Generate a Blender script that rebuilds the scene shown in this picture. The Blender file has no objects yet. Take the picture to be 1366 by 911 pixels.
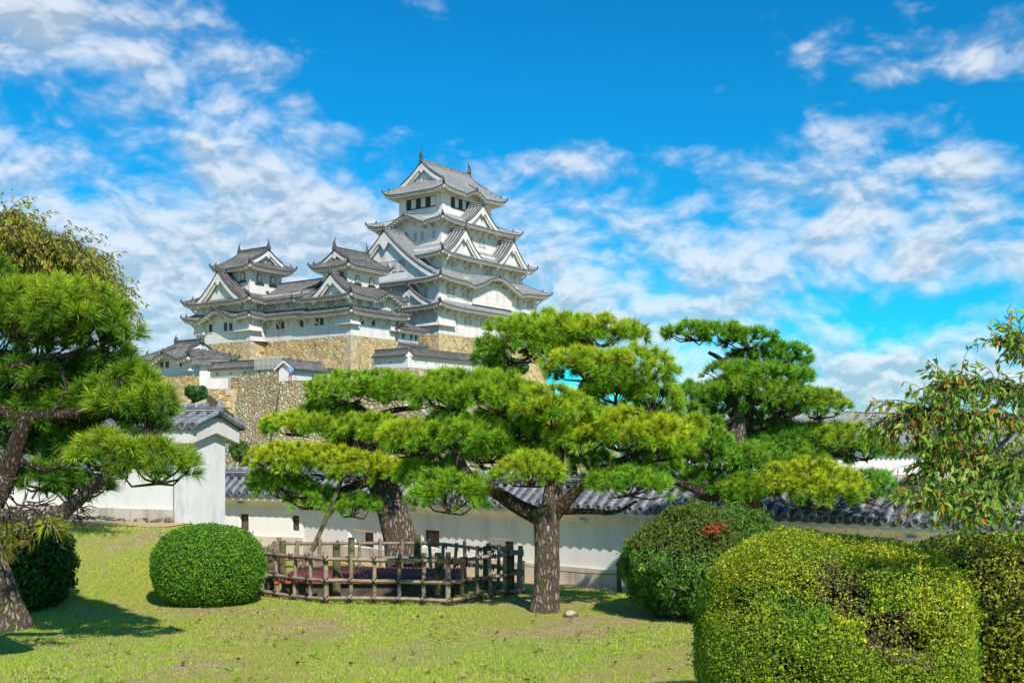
import bpy, math, random
import numpy as np
from mathutils import Vector, Matrix

R = math.radians
rng = np.random.default_rng(7)
random.seed(7)
scene = bpy.context.scene
COL = scene.collection

# ---------------------------------------------------------------- camera, sky, sun
F, HX, HY = 1500.0, 683.0, 600.0          # focal length in photo pixels, principal column, horizon row
CAMZ = 2.3
cam_d = bpy.data.cameras.new('camera')
cam = bpy.data.objects.new('camera', cam_d); COL.objects.link(cam)
cam.location = (0, 0, CAMZ); cam.rotation_euler = (R(90), 0, 0)
cam_d.sensor_width = 36; cam_d.lens = 36 * F / 1366
cam_d.shift_y = (HY - 455.5) / 1366
cam_d.clip_end = 8000; cam_d.clip_start = 0.1
scene.camera = cam

SUN_AZ = R(158); SUN_EL = R(45)           # azimuth clockwise from +Y
sdir = Vector((math.sin(SUN_AZ) * math.cos(SUN_EL), math.cos(SUN_AZ) * math.cos(SUN_EL), math.sin(SUN_EL)))
sl = bpy.data.lights.new('sun', 'SUN'); sl.energy = 4.1; sl.angle = R(0.5); sl.color = (1, 0.95, 0.89)
so = bpy.data.objects.new('sun', sl); COL.objects.link(so); so.location = (20, -20, 40)
so.rotation_euler = sdir.to_track_quat('Z', 'Y').to_euler()
scene.view_settings.view_transform = 'Standard'; scene.view_settings.look = 'None'
scene.view_settings.exposure = 0.5; scene.view_settings.gamma = 1

def pxdir(x, y):
    v = Vector((x - HX, F, HY - y)); v.normalize(); return v

class NT:
    def __init__(s, nt): s.nt = nt; s.n = nt.nodes; s.l = nt.links
    def new(s, t, **k):
        n = s.n.new(t)
        for a, b in k.items(): setattr(n, a, b)
        return n
    def link(s, a, b): s.l.new(a, b)
    def setin(s, n, i, v):
        if isinstance(v, bpy.types.NodeSocket): s.l.new(v, n.inputs[i])
        elif v is not None: n.inputs[i].default_value = v
    def math(s, op, a, b=None, c=None, clamp=False):
        n = s.new('ShaderNodeMath', operation=op); n.use_clamp = clamp
        s.setin(n, 0, a)
        if b is not None: s.setin(n, 1, b)
        if c is not None: s.setin(n, 2, c)
        return n.outputs[0]
    def vmath(s, op, a, b=None, out=0):
        n = s.new('ShaderNodeVectorMath', operation=op); s.setin(n, 0, a)
        if b is not None: s.setin(n, 1, b)
        return n.outputs[out]
    def noise(s, vec, scale, detail=4, rough=0.55, dist=0.0):
        n = s.new('ShaderNodeTexNoise'); s.setin(n, 'Vector', vec)
        n.inputs['Scale'].default_value = scale; n.inputs['Detail'].default_value = detail
        n.inputs['Roughness'].default_value = rough; n.inputs['Distortion'].default_value = dist
        return n.outputs['Fac']
    def ramp(s, fac, stops, interp='LINEAR'):
        n = s.new('ShaderNodeValToRGB'); n.color_ramp.interpolation = interp
        e = n.color_ramp.elements
        while len(e) < len(stops): e.new(0.5)
        for k, (p, c) in enumerate(stops):
            e[k].position = p; e[k].color = (c[0], c[1], c[2], 1) if not isinstance(c, (int, float)) else (c, c, c, 1)
        s.setin(n, 0, fac); return n.outputs[0]
    def mapr(s, v, a, b, c=0.0, d=1.0, smooth=True):
        n = s.new('ShaderNodeMapRange'); n.interpolation_type = 'SMOOTHSTEP' if smooth else 'LINEAR'
        s.setin(n, 0, v); n.inputs[1].default_value = a; n.inputs[2].default_value = b
        n.inputs[3].default_value = c; n.inputs[4].default_value = d
        return n.outputs[0]
    def mix(s, fac, a, b, mode='MIX'):
        n = s.new('ShaderNodeMix', data_type='RGBA', blend_type=mode)
        s.setin(n, 0, fac)
        for idx, v in ((6, a), (7, b)):
            if isinstance(v, bpy.types.NodeSocket): s.l.new(v, n.inputs[idx])
            else: n.inputs[idx].default_value = (v[0], v[1], v[2], 1)
        return n.outputs[2]

# world: Nishita sky with a broken cloud layer, everything a function of direction only
world = bpy.data.worlds.new('World'); scene.world = world; world.use_nodes = True
W = NT(world.node_tree); W.n.clear()
sky = W.new('ShaderNodeTexSky', sky_type='NISHITA'); sky.sun_disc = False
sky.sun_elevation = SUN_EL; sky.sun_rotation = SUN_AZ
sky.altitude = 300; sky.air_density = 1.0; sky.dust_density = 0.25; sky.ozone_density = 3.0
hs = W.new('ShaderNodeHueSaturation'); hs.inputs['Saturation'].default_value = 1.25; hs.inputs['Value'].default_value = 1.0
hs.inputs['Hue'].default_value = 0.5
W.link(sky.outputs[0], hs.inputs['Color'])
gam = W.new('ShaderNodeMix', data_type='RGBA', blend_type='MULTIPLY'); gam.inputs[0].default_value = 1
gam.inputs[7].default_value = (.04, .64, .74, 1); W.link(hs.outputs[0], gam.inputs[6])
tc = W.new('ShaderNodeTexCoord'); dvec = tc.outputs['Generated']
blobs = [  # photo column, row, half-width, half-height (px), weight
    (30, 40, 320, 70, .26), (60, 260, 330, 150, .26), (300, 300, 190, 130, .22), (290, 105, 120, 50, .20), (120, 400, 300, 120, .16),
    (120, 100, 75, 22, -.30), (190, 210, 60, 26, -.14), (330, 215, 60, 50, .10), (420, 330, 160, 80, .16),
    (700, 330, 220, 120, .20), (745, 212, 62, 26, .30), (960, 118, 26, 16, .26), (1310, 75, 95, 36, .30), (1185, 105, 50, 20, .22),
    (1072, 75, 26, 16, .2), (930, 208, 55, 20, .25), (1000, 250, 110, 34, .16), (1270, 215, 80, 24, .26), (1230, 290, 190, 60, .18),
    (1290, 350, 140, 34, .28), (1000, 300, 220, 60, .16), (880, 380, 200, 60, .12), (1150, 160, 160, 30, .10), (480, 300, 120, 60, .12), (900, 430, 160, 45, .20), (1250, 520, 260, 60, .22), (405, 140, 28, 18, .24),
    (640, 70, 320, 110, -.22), (870, 160, 280, 50, -.10), (1080, 30, 200, 60, -.12), (1000, 500, 200, 50, .12), (150, 430, 260, 70, .22)]
acc = None
for (bx_, by_, bw_, bh_, wt) in blobs:
    c = pxdir(bx_, by_)
    d = W.vmath('SUBTRACT', dvec, tuple(c))
    d = W.vmath('MULTIPLY', d, (F / bw_, F / bw_, F / bh_))
    ln = W.vmath('LENGTH', d, out=1)
    m = W.mapr(ln, 0.15, 1.35, wt, 0.0)
    acc = m if acc is None else W.math('ADD', acc, m)
cv = W.vmath('MULTIPLY', dvec, (1.0, 1.0, 1.6))
warp = W.new('ShaderNodeTexNoise'); warp.inputs['Scale'].default_value = 9; warp.inputs['Detail'].default_value = 3
W.link(cv, warp.inputs['Vector'])
wv = W.vmath('MULTIPLY', W.vmath('SUBTRACT', warp.outputs['Color'], (.5, .5, .5)), (.06, .06, .06))
cv = W.vmath('ADD', cv, wv)
def billow(vec):
    a_ = W.noise(vec, 10.0, 10, 0.56)
    v = W.new('ShaderNodeTexVoronoi', feature='F1'); v.inputs['Scale'].default_value = 26.0
    v.inputs['Detail'].default_value = 2.5; v.inputs['Roughness'].default_value = .55; v.inputs['Lacunarity'].default_value = 2.1; v.normalize = True
    W.link(vec, v.inputs['Vector'])
    b_ = W.math('MULTIPLY', W.math('SUBTRACT', .40, v.outputs['Distance']), .62)
    return W.math('ADD', W.math('MULTIPLY_ADD', a_, 1.35, -.175), b_)
n1 = billow(cv)
n2 = billow(W.vmath('ADD', cv, (sdir.x * .006, sdir.y * .006, .012)))
n3 = W.noise(cv, 30.0, 6, 0.6)
dens = W.math('ADD', W.math('ADD', n1, acc), W.math('MULTIPLY', W.math('SUBTRACT', n3, .5), .12))
sx_ = W.new('ShaderNodeSeparateXYZ'); W.link(dvec, sx_.inputs[0])
dens = W.math('ADD', dens, W.mapr(sx_.outputs[2], 0.02, 0.20, .17, 0.0, False))
alpha = W.mapr(dens, 0.53, 1.04)
alpha = W.math('MULTIPLY', alpha, 0.86)
lit = W.mapr(W.math('SUBTRACT', n1, n2), -0.15, 0.12)
thick = W.mapr(dens, 0.72, 1.05)
shade = W.math('SUBTRACT', lit, W.math('MULTIPLY', thick, 0.25), clamp=True)
ccol = W.mix(shade, (2.15, 2.75, 3.4), (4.7, 4.9, 5.15))
skyc = W.mix(alpha, gam.outputs[2], ccol)
bg = W.new('ShaderNodeBackground'); bg.inputs[1].default_value = 0.145
W.link(skyc, bg.inputs[0])
wo = W.new('ShaderNodeOutputWorld'); W.link(bg.outputs[0], wo.inputs[0])
world.cycles.sampling_method = 'MANUAL'; world.cycles.sample_map_resolution = 512

# ---------------------------------------------------------------- materials
def mat(name, rough=0.8, spec=0.3):
    m = bpy.data.materials.new(name); m.use_nodes = True
    T = NT(m.node_tree); b = T.n['Principled BSDF']
    b.inputs['Roughness'].default_value = rough; b.inputs['Specular IOR Level'].default_value = spec
    T.b = b; T.out = T.n['Material Output']
    T.tc = T.new('ShaderNodeTexCoord'); T.co = T.tc.outputs['Object']
    g = T.new('ShaderNodeNewGeometry'); T.pos = g.outputs['Position']
    return m, T
def bump(T, h, strength=0.5, dist=0.05):
    n = T.new('ShaderNodeBump'); n.inputs['Strength'].default_value = strength; n.inputs['Distance'].default_value = dist
    T.link(h, n.inputs['Height']); T.link(n.outputs[0], T.b.inputs['Normal'])
M = {}
def plain(name, c, rough=0.7, var=0.15, scale=6, bmp=0.2, spec=0.3, bd=0.01):
    m, T = mat(name, rough, spec)
    n = T.noise(T.pos, scale, 6, .6)
    T.link(T.ramp(n, [(.3, [v * (1 - var * 2) for v in c]), (.7, [min(1, v * (1 + var)) for v in c])]), T.b.inputs['Base Color'])
    bump(T, n, bmp, bd); M[name] = m; return m

def plaster(name, c, scale, stain, streak=True):
    m, T = mat(name, 0.85, 0.15)
    st = T.vmath('MULTIPLY', T.pos, (1, 1, 0.22 if streak else 1))
    n = T.noise(st, scale, 7, .65)
    n2 = T.noise(T.pos, scale * .35, 4, .6)
    f = T.math('MULTIPLY', T.mapr(n, .42, .74), T.mapr(n2, .32, .65))
    T.link(T.mix(f, c, stain), T.b.inputs['Base Color'])
    bump(T, T.noise(T.pos, scale * 8, 4, .6), .15, .01); M[name] = m
plaster('plaster_keep', (.73, .675, .64), .9, (.46, .42, .38))
plaster('plaster_wall', (.80, .765, .70), 1.3, (.56, .49, .39))
plaster('plaster_low', (.60, .52, .40), 3.0, (.22, .18, .13))
plaster('plaster_pillar', (.72, .70, .67), 5.0, (.40, .39, .37))

def tile(name, c1, c2, scale):
    m, T = mat(name, 0.55, 0.4)
    n = T.noise(T.pos, scale, 6, .65); n2 = T.noise(T.pos, scale * 4, 3, .6)
    k = T.ramp(n, [(.3, c1), (.7, c2)])
    k = T.mix(T.mapr(n2, .55, .75), k, [min(1, v * 1.45 + .03) for v in c2])
    T.link(k, T.b.inputs['Base Color']); bump(T, n2, .3, .02); M[name] = m
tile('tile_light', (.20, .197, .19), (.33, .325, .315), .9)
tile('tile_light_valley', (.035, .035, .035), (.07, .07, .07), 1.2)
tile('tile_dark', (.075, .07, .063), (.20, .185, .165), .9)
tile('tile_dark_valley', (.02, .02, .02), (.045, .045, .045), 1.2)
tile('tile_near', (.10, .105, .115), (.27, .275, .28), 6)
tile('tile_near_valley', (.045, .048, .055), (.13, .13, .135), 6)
plain('ridge_dark', (.075, .075, .08), .6, .3)
plain('window_dark', (.045, .035, .03), .6, .2)
plain('window_grey', (.17, .16, .15), .7, .1)
plain('wood_brown', (.16, .10, .07), .7, .3)
plain('post_dark', (.05, .055, .06), .6, .2)
plain('rope', (.5, .48, .42), .8, .1)
plain('gilt', (.35, .25, .10), .6, .1)
plain('rust', (.17, .045, .045), .6, .3, 9)
plain('rust_edge', (.42, .10, .06), .7, .3, 9)
plain('skin', (.45, .28, .2)); plain('shirt_blue', (.18, .42, .75), .8, .05); plain('trousers', (.30, .10, .06)); plain('hair', (.02, .015, .012))
plain('lash', (.02, .018, .016), .8, .2)
plain('dead_leaf', (.20, .075, .03), .8, .3)
plain('stone_quoin', (.54, .43, .28), .9, .25, 2.2, .6)
plain('well_stone', (.12, .10, .075), .9, .4, 5, .6)
plain('post_moss', (.13, .125, .05), .9, .5, 9, .6)

def stone(name, sc, cols, joint, bstr, bdist, zs=1.25, jw=.07):
    m, T = mat(name, 0.9, 0.2)
    p = T.vmath('MULTIPLY', T.pos, (1, 1, zs))
    wn = T.new('ShaderNodeTexNoise'); wn.inputs['Scale'].default_value = sc * 1.1; T.link(p, wn.inputs['Vector'])
    p2 = T.vmath('ADD', p, T.vmath('MULTIPLY', T.vmath('SUBTRACT', wn.outputs['Color'], (.5, .5, .5)), (.5 / sc,) * 3))
    v = T.new('ShaderNodeTexVoronoi', feature='F1'); v.inputs['Scale'].default_value = sc; T.link(p2, v.inputs['Vector'])
    e = T.new('ShaderNodeTexVoronoi', feature='DISTANCE_TO_EDGE'); e.inputs['Scale'].default_value = sc; T.link(p2, e.inputs['Vector'])
    sep = T.new('ShaderNodeSeparateColor'); T.link(v.outputs['Color'], sep.inputs[0])
    base = T.ramp(sep.outputs[0], cols, 'CONSTANT')
    nz = T.noise(T.pos, sc * 3, 6, .65)
    base = T.mix(T.mapr(nz, .3, .75), base, T.mix(1.0, base, (.55, .5, .45), 'MULTIPLY'))
    stv = T.vmath('MULTIPLY', T.pos, (1, 1, .25)); big = T.noise(stv, sc * .22, 5, .6)
    base = T.mix(T.mapr(big, .45, .7, 0, .5), base, T.mix(1.0, base, (.72, .74, .72), 'MULTIPLY'))
    j = T.mapr(e.outputs['Distance'], 0.0, jw)
    T.link(T.mix(j, joint, base), T.b.inputs['Base Color'])
    h = T.math('ADD', T.mapr(e.outputs['Distance'], 0, .22), T.math('ADD', T.math('MULTIPLY', sep.outputs[1], .9), T.math('MULTIPLY', nz, .5)))
    bump(T, h, bstr, bdist); M[name] = m
stone('stone_yellow', 1.7, [(0, (.64, .47, .22)), (.25, (.54, .38, .17)), (.5, (.70, .54, .28)), (.7, (.46, .33, .16)), (.88, (.72, .61, .38)), (.965, (.22, .19, .16))], (.46, .34, .19), .6, .12)
stone('stone_mixed', 2.1, [(0, (.52, .43, .24)), (.25, (.60, .51, .33)), (.45, (.42, .38, .27)), (.62, (.66, .56, .34)), (.8, (.56, .40, .21)), (.93, (.72, .67, .54))], (.25, .20, .12), .8, .16)
stone('stone_kerb', 3.2, [(0, (.48, .42, .32)), (.4, (.55, .48, .35)), (.7, (.42, .34, .24)), (.9, (.6, .55, .45))], (.12, .1, .06), .8, .08)

def foliage(name, trans=.35, rough=.55):
    m, T = mat(name, rough, 0.25)
    a = T.new('ShaderNodeAttribute'); a.attribute_name = 'tint'
    T.link(a.outputs['Color'], T.b.inputs['Base Color'])
    tr = T.new('ShaderNodeBsdfTranslucent')
    T.link(T.mix(1.0, a.outputs['Color'], (1.25, 1.2, .55), 'MULTIPLY'), tr.inputs['Color'])
    mx = T.new('ShaderNodeMixShader'); mx.inputs[0].default_value = trans
    T.link(T.b.outputs[0], mx.inputs[1]); T.link(tr.outputs[0], mx.inputs[2]); T.link(mx.outputs[0], T.out.inputs['Surface'])
    M[name] = m
foliage('needle', .30, .5); foliage('leaf', .35, .5); foliage('grass_blade', .35, .7)

def bark(name, c1, c2, moss, sc):
    m, T = mat(name, .95, .1)
    p = T.vmath('MULTIPLY', T.pos, (1, 1, .38))
    wn = T.new('ShaderNodeTexNoise'); wn.inputs['Scale'].default_value = sc * .8; T.link(p, wn.inputs['Vector'])
    p2 = T.vmath('ADD', p, T.vmath('MULTIPLY', T.vmath('SUBTRACT', wn.outputs['Color'], (.5, .5, .5)), (1.5 / sc,) * 3))
    e = T.new('ShaderNodeTexVoronoi', feature='DISTANCE_TO_EDGE'); e.inputs['Scale'].default_value = sc; T.link(p2, e.inputs['Vector'])
    nz = T.noise(T.pos, sc * 3, 6, .7)
    j = T.mapr(T.math('ADD', e.outputs['Distance'], T.math('MULTIPLY', T.math('SUBTRACT', nz, .5), .5)), -.03, .30)
    pl = T.ramp(nz, [(.3, c1), (.7, c2)])
    k = T.mix(j, [v * .42 for v in c1], pl)
    mf = T.math('MULTIPLY', T.mapr(T.noise(T.pos, 6, 6, .7), .52, .62), moss)
    k = T.mix(mf, k, (.16, .17, .05))
    T.link(k, T.b.inputs['Base Color'])
    bump(T, T.math('ADD', j, T.math('MULTIPLY', nz, .4)), 1.0, .05); M[name] = m
bark('bark', (.26, .19, .15), (.56, .43, .34), .8, 17)
bark('bark_dark', (.10, .072, .055), (.27, .195, .14), .2, 24)
bark('bark_grey', (.16, .13, .11), (.38, .33, .28), .2, 16)

def bamboo(name, c1, c2):
    m, T = mat(name, .65, .3)
    n = T.noise(T.pos, 7, 6, .7); n2 = T.noise(T.pos, 1.7, 3, .5)
    k = T.ramp(n, [(.3, c1), (.68, c2)])
    k = T.mix(T.mapr(n2, .5, .62, 0, .7), k, (.30, .17, .09))
    T.link(k, T.b.inputs['Base Color']); bump(T, n, .4, .01); M[name] = m
bamboo('bamboo', (.15, .10, .06), (.41, .31, .21))
bamboo('bamboo_dark', (.12, .09, .065), (.32, .26, .19))

# ground of the lawn: worn grass over brown soil
m, T = mat('lawn', .95, .1)
n = T.noise(T.pos, .55, 5, .6); n2 = T.noise(T.pos, 5, 6, .7); n3 = T.noise(T.pos, 40, 4, .7)
gcol = T.ramp(n3, [(.3, (.22, .25, .035)), (.7, (.46, .45, .09))])
scol = T.ramp(n2, [(.3, (.28, .19, .09)), (.7, (.50, .38, .20))])
f = T.mapr(T.math('ADD', n, T.math('MULTIPLY', n2, .5)), .68, .88)
T.link(T.mix(f, gcol, scol), T.b.inputs['Base Color']); bump(T, T.math('ADD', n2, n3), .8, .04); M['lawn'] = m
m, T = mat('sand', .95, .1)
n = T.noise(T.pos, 3, 6, .7)
T.link(T.ramp(n, [(.3, (.33, .23, .12)), (.7, (.50, .37, .21))]), T.b.inputs['Base Color']); bump(T, n, .5, .03); M['sand'] = m
m, T = mat('hill', .95, .1)
n = T.noise(T.pos, .4, 6, .7)
T.link(T.ramp(n, [(.35, (.05, .09, .02)), (.65, (.16, .16, .06))]), T.b.inputs['Base Color']); bump(T, n, 1, .5); M['hill'] = m

# ---------------------------------------------------------------- mesh helpers
def sstep(a, b, x):
    t = np.clip((x - a) / (b - a), 0, 1); return t * t * (3 - 2 * t)
_k = rng.normal(size=(24, 3)); _p = rng.uniform(0, 6.28, 24)
def wob(P, f=1.0, seed=0):
    P = np.asarray(P, float) * f
    s = 0
    for i in range(6):
        j = (i + seed * 5) % 24
        s = s + np.sin(P @ _k[j] * (1 + .35 * i) + _p[j] + seed) / (1 + .35 * i)
    return s / 3.2

def link_obj(name, me, parent=None, label=None):
    o = bpy.data.objects.new(name, me); COL.objects.link(o)
    if parent is not None: o.parent = parent
    if label: o['label'] = label
    return o
def tag(o, label=None, cat=None, group=None, kind=None):
    if label: o['label'] = label
    if cat: o['category'] = cat
    if group: o['group'] = group
    if kind: o['kind'] = kind
    return o
def empty(name, loc, rz=0, label=None, cat=None, group=None):
    o = bpy.data.objects.new(name, None); COL.objects.link(o); o.location = loc; o.rotation_euler = (0, 0, rz)
    o.empty_display_size = .3
    return tag(o, label, cat, group)

def fast_mesh(name, V, tris=None, quads=None, mats=(), cols=None, midx=None, smooth=False):
    me = bpy.data.meshes.new(name)
    nt = 0 if tris is None else len(tris); nq = 0 if quads is None else len(quads)
    V = np.asarray(V, np.float32); me.vertices.add(len(V)); me.vertices.foreach_set('co', V.ravel())
    loops = []
    if nt: loops.append(np.asarray(tris, np.int32).ravel())
    if nq: loops.append(np.asarray(quads, np.int32).ravel())
    L = np.concatenate(loops); me.loops.add(len(L)); me.loops.foreach_set('vertex_index', L)
    starts = np.concatenate([np.arange(nt) * 3, nt * 3 + np.arange(nq) * 4]).astype(np.int32)
    me.polygons.add(nt + nq); me.polygons.foreach_set('loop_start', starts)
    if midx is not None: me.polygons.foreach_set('material_index', np.asarray(midx, np.int32))
    me.polygons.foreach_set('use_smooth', np.full(nt + nq, smooth))
    for mm in mats: me.materials.append(M[mm])
    if cols is not None:
        a = me.color_attributes.new('tint', 'FLOAT_COLOR', 'POINT')
        c = np.ones((len(V), 4), np.float32); c[:, :3] = cols; a.data.foreach_set('color', c.ravel())
    me.update(calc_edges=True)
    return me

class MB:
    """collects shapes for ONE mesh"""
    def __init__(s): s.V = []; s.n = 0; s.Q = []; s.T = []; s.qm = []; s.tm = []; s.mats = []
    def mi(s, m):
        if m not in s.mats: s.mats.append(m)
        return s.mats.index(m)
    def addv(s, v):
        v = np.asarray(v, float).reshape(-1, 3); b = s.n; s.V.append(v); s.n += len(v); return b
    def quads(s, v, q, m):
        b = s.addv(v); q = np.asarray(q) + b; s.Q.append(q); s.qm += [s.mi(m)] * len(q)
    def tris(s, v, t, m):
        b = s.addv(v); t = np.asarray(t) + b; s.T.append(t); s.tm += [s.mi(m)] * len(t)
    def grid(s, G, m, colmats=None):
        """G (n,m,3); colmats: material per column strip i (n-1)"""
        G = np.asarray(G, float); n, k = G.shape[:2]
        b = s.addv(G)
        i, j = np.meshgrid(np.arange(n - 1), np.arange(k - 1), indexing='ij')
        a = (i * k + j).ravel()
        q = np.stack([a, a + k, a + k + 1, a + 1], 1) + b
        s.Q.append(q)
        if colmats is None: s.qm += [s.mi(m)] * len(q)
        else: s.qm += [s.mi(colmats[ii]) for ii in i.ravel()]
    def box(s, c, h, m, rz=0):
        c = np.asarray(c, float); x, y, z = h
        v = np.array([[sx * x, sy * y, sz * z] for sx in (-1, 1) for sy in (-1, 1) for sz in (-1, 1)], float)
        if rz: cc, ss = math.cos(rz), math.sin(rz); v[:, :2] = v[:, :2] @ np.array([[cc, ss], [-ss, cc]])
        s.quads(v + c, [[0, 1, 3, 2], [4, 6, 7, 5], [0, 4, 5, 1], [2, 3, 7, 6], [0, 2, 6, 4], [1, 5, 7, 3]], m)
    def hexa(s, v, m):
        """8 corners: bottom 4 (ccw) then top 4"""
        s.quads(v, [[3, 2, 1, 0], [4, 5, 6, 7], [0, 1, 5, 4], [1, 2, 6, 5], [2, 3, 7, 6], [3, 0, 4, 7]], m)
    def beam(s, p0, p1, w, h, m, up=(0, 0, 1)):
        s.path([p0, p1], w, h, m)
    def path(s, P, w, h, m, z0=0.0):
        """rectangular section along polyline, bottom at path+z0, top at +z0+h"""
        P = np.asarray(P, float); n = len(P)
        d = np.gradient(P, axis=0); d[:, 2] = 0; d /= np.linalg.norm(d, axis=1)[:, None] + 1e-9
        sd = np.stack([-d[:, 1], d[:, 0], np.zeros(n)], 1) * w / 2
        lo = np.array([0, 0, z0]); hi = np.array([0, 0, z0 + h])
        ring = np.stack([P - sd + lo, P + sd + lo, P + sd + hi, P - sd + hi, P - sd + lo], 1)
        s.grid(ring, m)
        for e in (0, -1): s.quads(ring[e][:4], [[0, 1, 2, 3]], m)
    def tube(s, P, r, m, seg=8, caps=True, sub=1, rough=0.0, seed=0):
        P = np.asarray(P, float); r = np.broadcast_to(np.asarray(r, float), (len(P),)).copy()
        if sub > 1 and len(P) > 2:
            t = np.arange(len(P)); tt = np.linspace(0, len(P) - 1, (len(P) - 1) * sub + 1)
            PP = np.vstack([2 * P[0] - P[1], P, 2 * P[-1] - P[-2]])
            i = np.minimum(tt.astype(int), len(P) - 2); f = (tt - i)[:, None]
            a, b, c, d = PP[i], PP[i + 1], PP[i + 2], PP[i + 3]
            P = .5 * (2 * b + (c - a) * f + (2 * a - 5 * b + 4 * c - d) * f ** 2 + (3 * b - a - 3 * c + d) * f ** 3)
            r = np.interp(tt, t, r)
        d = np.gradient(P, axis=0); d /= np.linalg.norm(d, axis=1)[:, None] + 1e-9
        ref = np.array([0, 0, 1.0]) if abs(d[0][2]) < .9 else np.array([1.0, 0, 0])
        A = []
        u = np.cross(d[0], ref); u /= np.linalg.norm(u)
        for k in range(len(P)):
            u = u - d[k] * np.dot(u, d[k]); u /= np.linalg.norm(u) + 1e-9
            w = np.cross(d[k], u); A.append((u.copy(), w))
        th = np.linspace(0, 2 * np.pi, seg + 1)
        ring = np.zeros((len(P), seg + 1, 3))
        for k in range(len(P)):
            off = np.cos(th)[:, None] * A[k][0] + np.sin(th)[:, None] * A[k][1]
            rr = r[k] * np.ones(seg + 1)
            if rough:
                q = P[k] + off * r[k]; rr = rr * (1 + rough * wob(q, 2.2 / max(r[0], .02) * .35, seed)); rr[-1] = rr[0]
            ring[k] = P[k] + off * rr[:, None]
        s.grid(ring, m)
        if caps:
            for e in (0, -1):
                v = np.vstack([ring[e][:seg], P[e]]); s.tris(v, [[i, (i + 1) % seg, seg] for i in range(seg)], m)
        return P
    def poly(s, pts, m):
        pts = np.asarray(pts, float); c = pts.mean(0); n = len(pts)
        s.tris(np.vstack([pts, c]), [[i, (i + 1) % n, n] for i in range(n)], m)
    def obj(s, name, parent=None, label=None, smooth=False):
        V = np.vstack(s.V)
        T_ = np.vstack(s.T) if s.T else None; Q_ = np.vstack(s.Q) if s.Q else None
        me = fast_mesh(name, V, T_, Q_, s.mats, None, s.tm + s.qm, smooth)
        return link_obj(name, me, parent, label)

def P3(x, y, D): return np.array([(x - HX) / F * D, D, CAMZ + (HY - y) / F * D])

# ---------------------------------------------------------------- terrain
WA = np.array([-5.54, 31.0]); WD = np.array([.735, -.678]); WN = np.array([-.678, -.735])
LW0 = np.array([-6.175, 22.0]); LD = np.array([-.906, .423]); LN = np.array([-.423, -.906])
def ground_z(x, y):
    x = np.asarray(x, float); y = np.asarray(y, float)
    dl = (x - LW0[0]) * LN[0] + (y - LW0[1]) * LN[1]
    dw = (x - WA[0]) * WN[0] + (y - WA[1]) * WN[1]
    zr = -.6 * (1 - sstep(.8, 5.2, dw))
    zr = np.minimum(zr, -.6 * sstep(22, 26, y))
    wl = sstep(-5.3, -6.2, x)
    zl = .86 * sstep(14.5, 22, y)
    zl = np.where(y > 40, zl * 0 + .86 * (1 - sstep(40, 60, y)) - .6 * sstep(40, 60, y), zl)
    wl = wl * sstep(-.8, -.45, dl)
    return zr * (1 - wl) + zl * wl
def gz(x, y): return float(ground_z(x, y))
def sheet(name, xs, ys, m, dz=0):
    X, Y = np.meshgrid(xs, ys, indexing='ij'); Z = ground_z(X, Y) + dz
    b = MB(); b.grid(np.stack([X, Y, Z], 2), m); return b.obj(name, smooth=True)
xs = np.concatenate([[-4000, -1500, -500, -200, -80, -40], np.arange(-25, 25, .25), [40, 80, 200, 500, 1500, 4000]])
ys = np.concatenate([[-2000, -500, -100, -30, -10], np.arange(0, 36, .25), [40, 45, 50, 55, 60, 80, 120, 200, 400, 1000, 2500, 5000]])
tag(sheet('ground', xs, ys, 'lawn'), kind='structure')

# sandy path along the foot of the walls
def strip(name, A, d, n, L, off0, off1, m, dz):
    b = MB(); k = int(L / .3) + 1; t = np.linspace(0, L, k); w = np.linspace(off0, off1, 6)
    G = np.zeros((k, 6, 3))
    for j, o_ in enumerate(w):
        edge = (.12 * np.sin(t * 2.1 + j) + .08 * np.sin(t * 5.3)) if j == 5 else 0
        p = A[None] + d[None] * t[:, None] + n[None] * (o_ + edge + np.zeros(k))[:, None]
        G[:, j, 0] = p[:, 0]; G[:, j, 1] = p[:, 1]; G[:, j, 2] = ground_z(p[:, 0], p[:, 1]) + dz
    b.grid(G, m); return tag(b.obj(name, smooth=True), kind='structure')
strip('path', WA, WD, WN, 22, .1, 1.05, 'sand', .012)
strip('path', LW0, LD, LN, 12, .1, 1.0, 'sand', .012)

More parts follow.
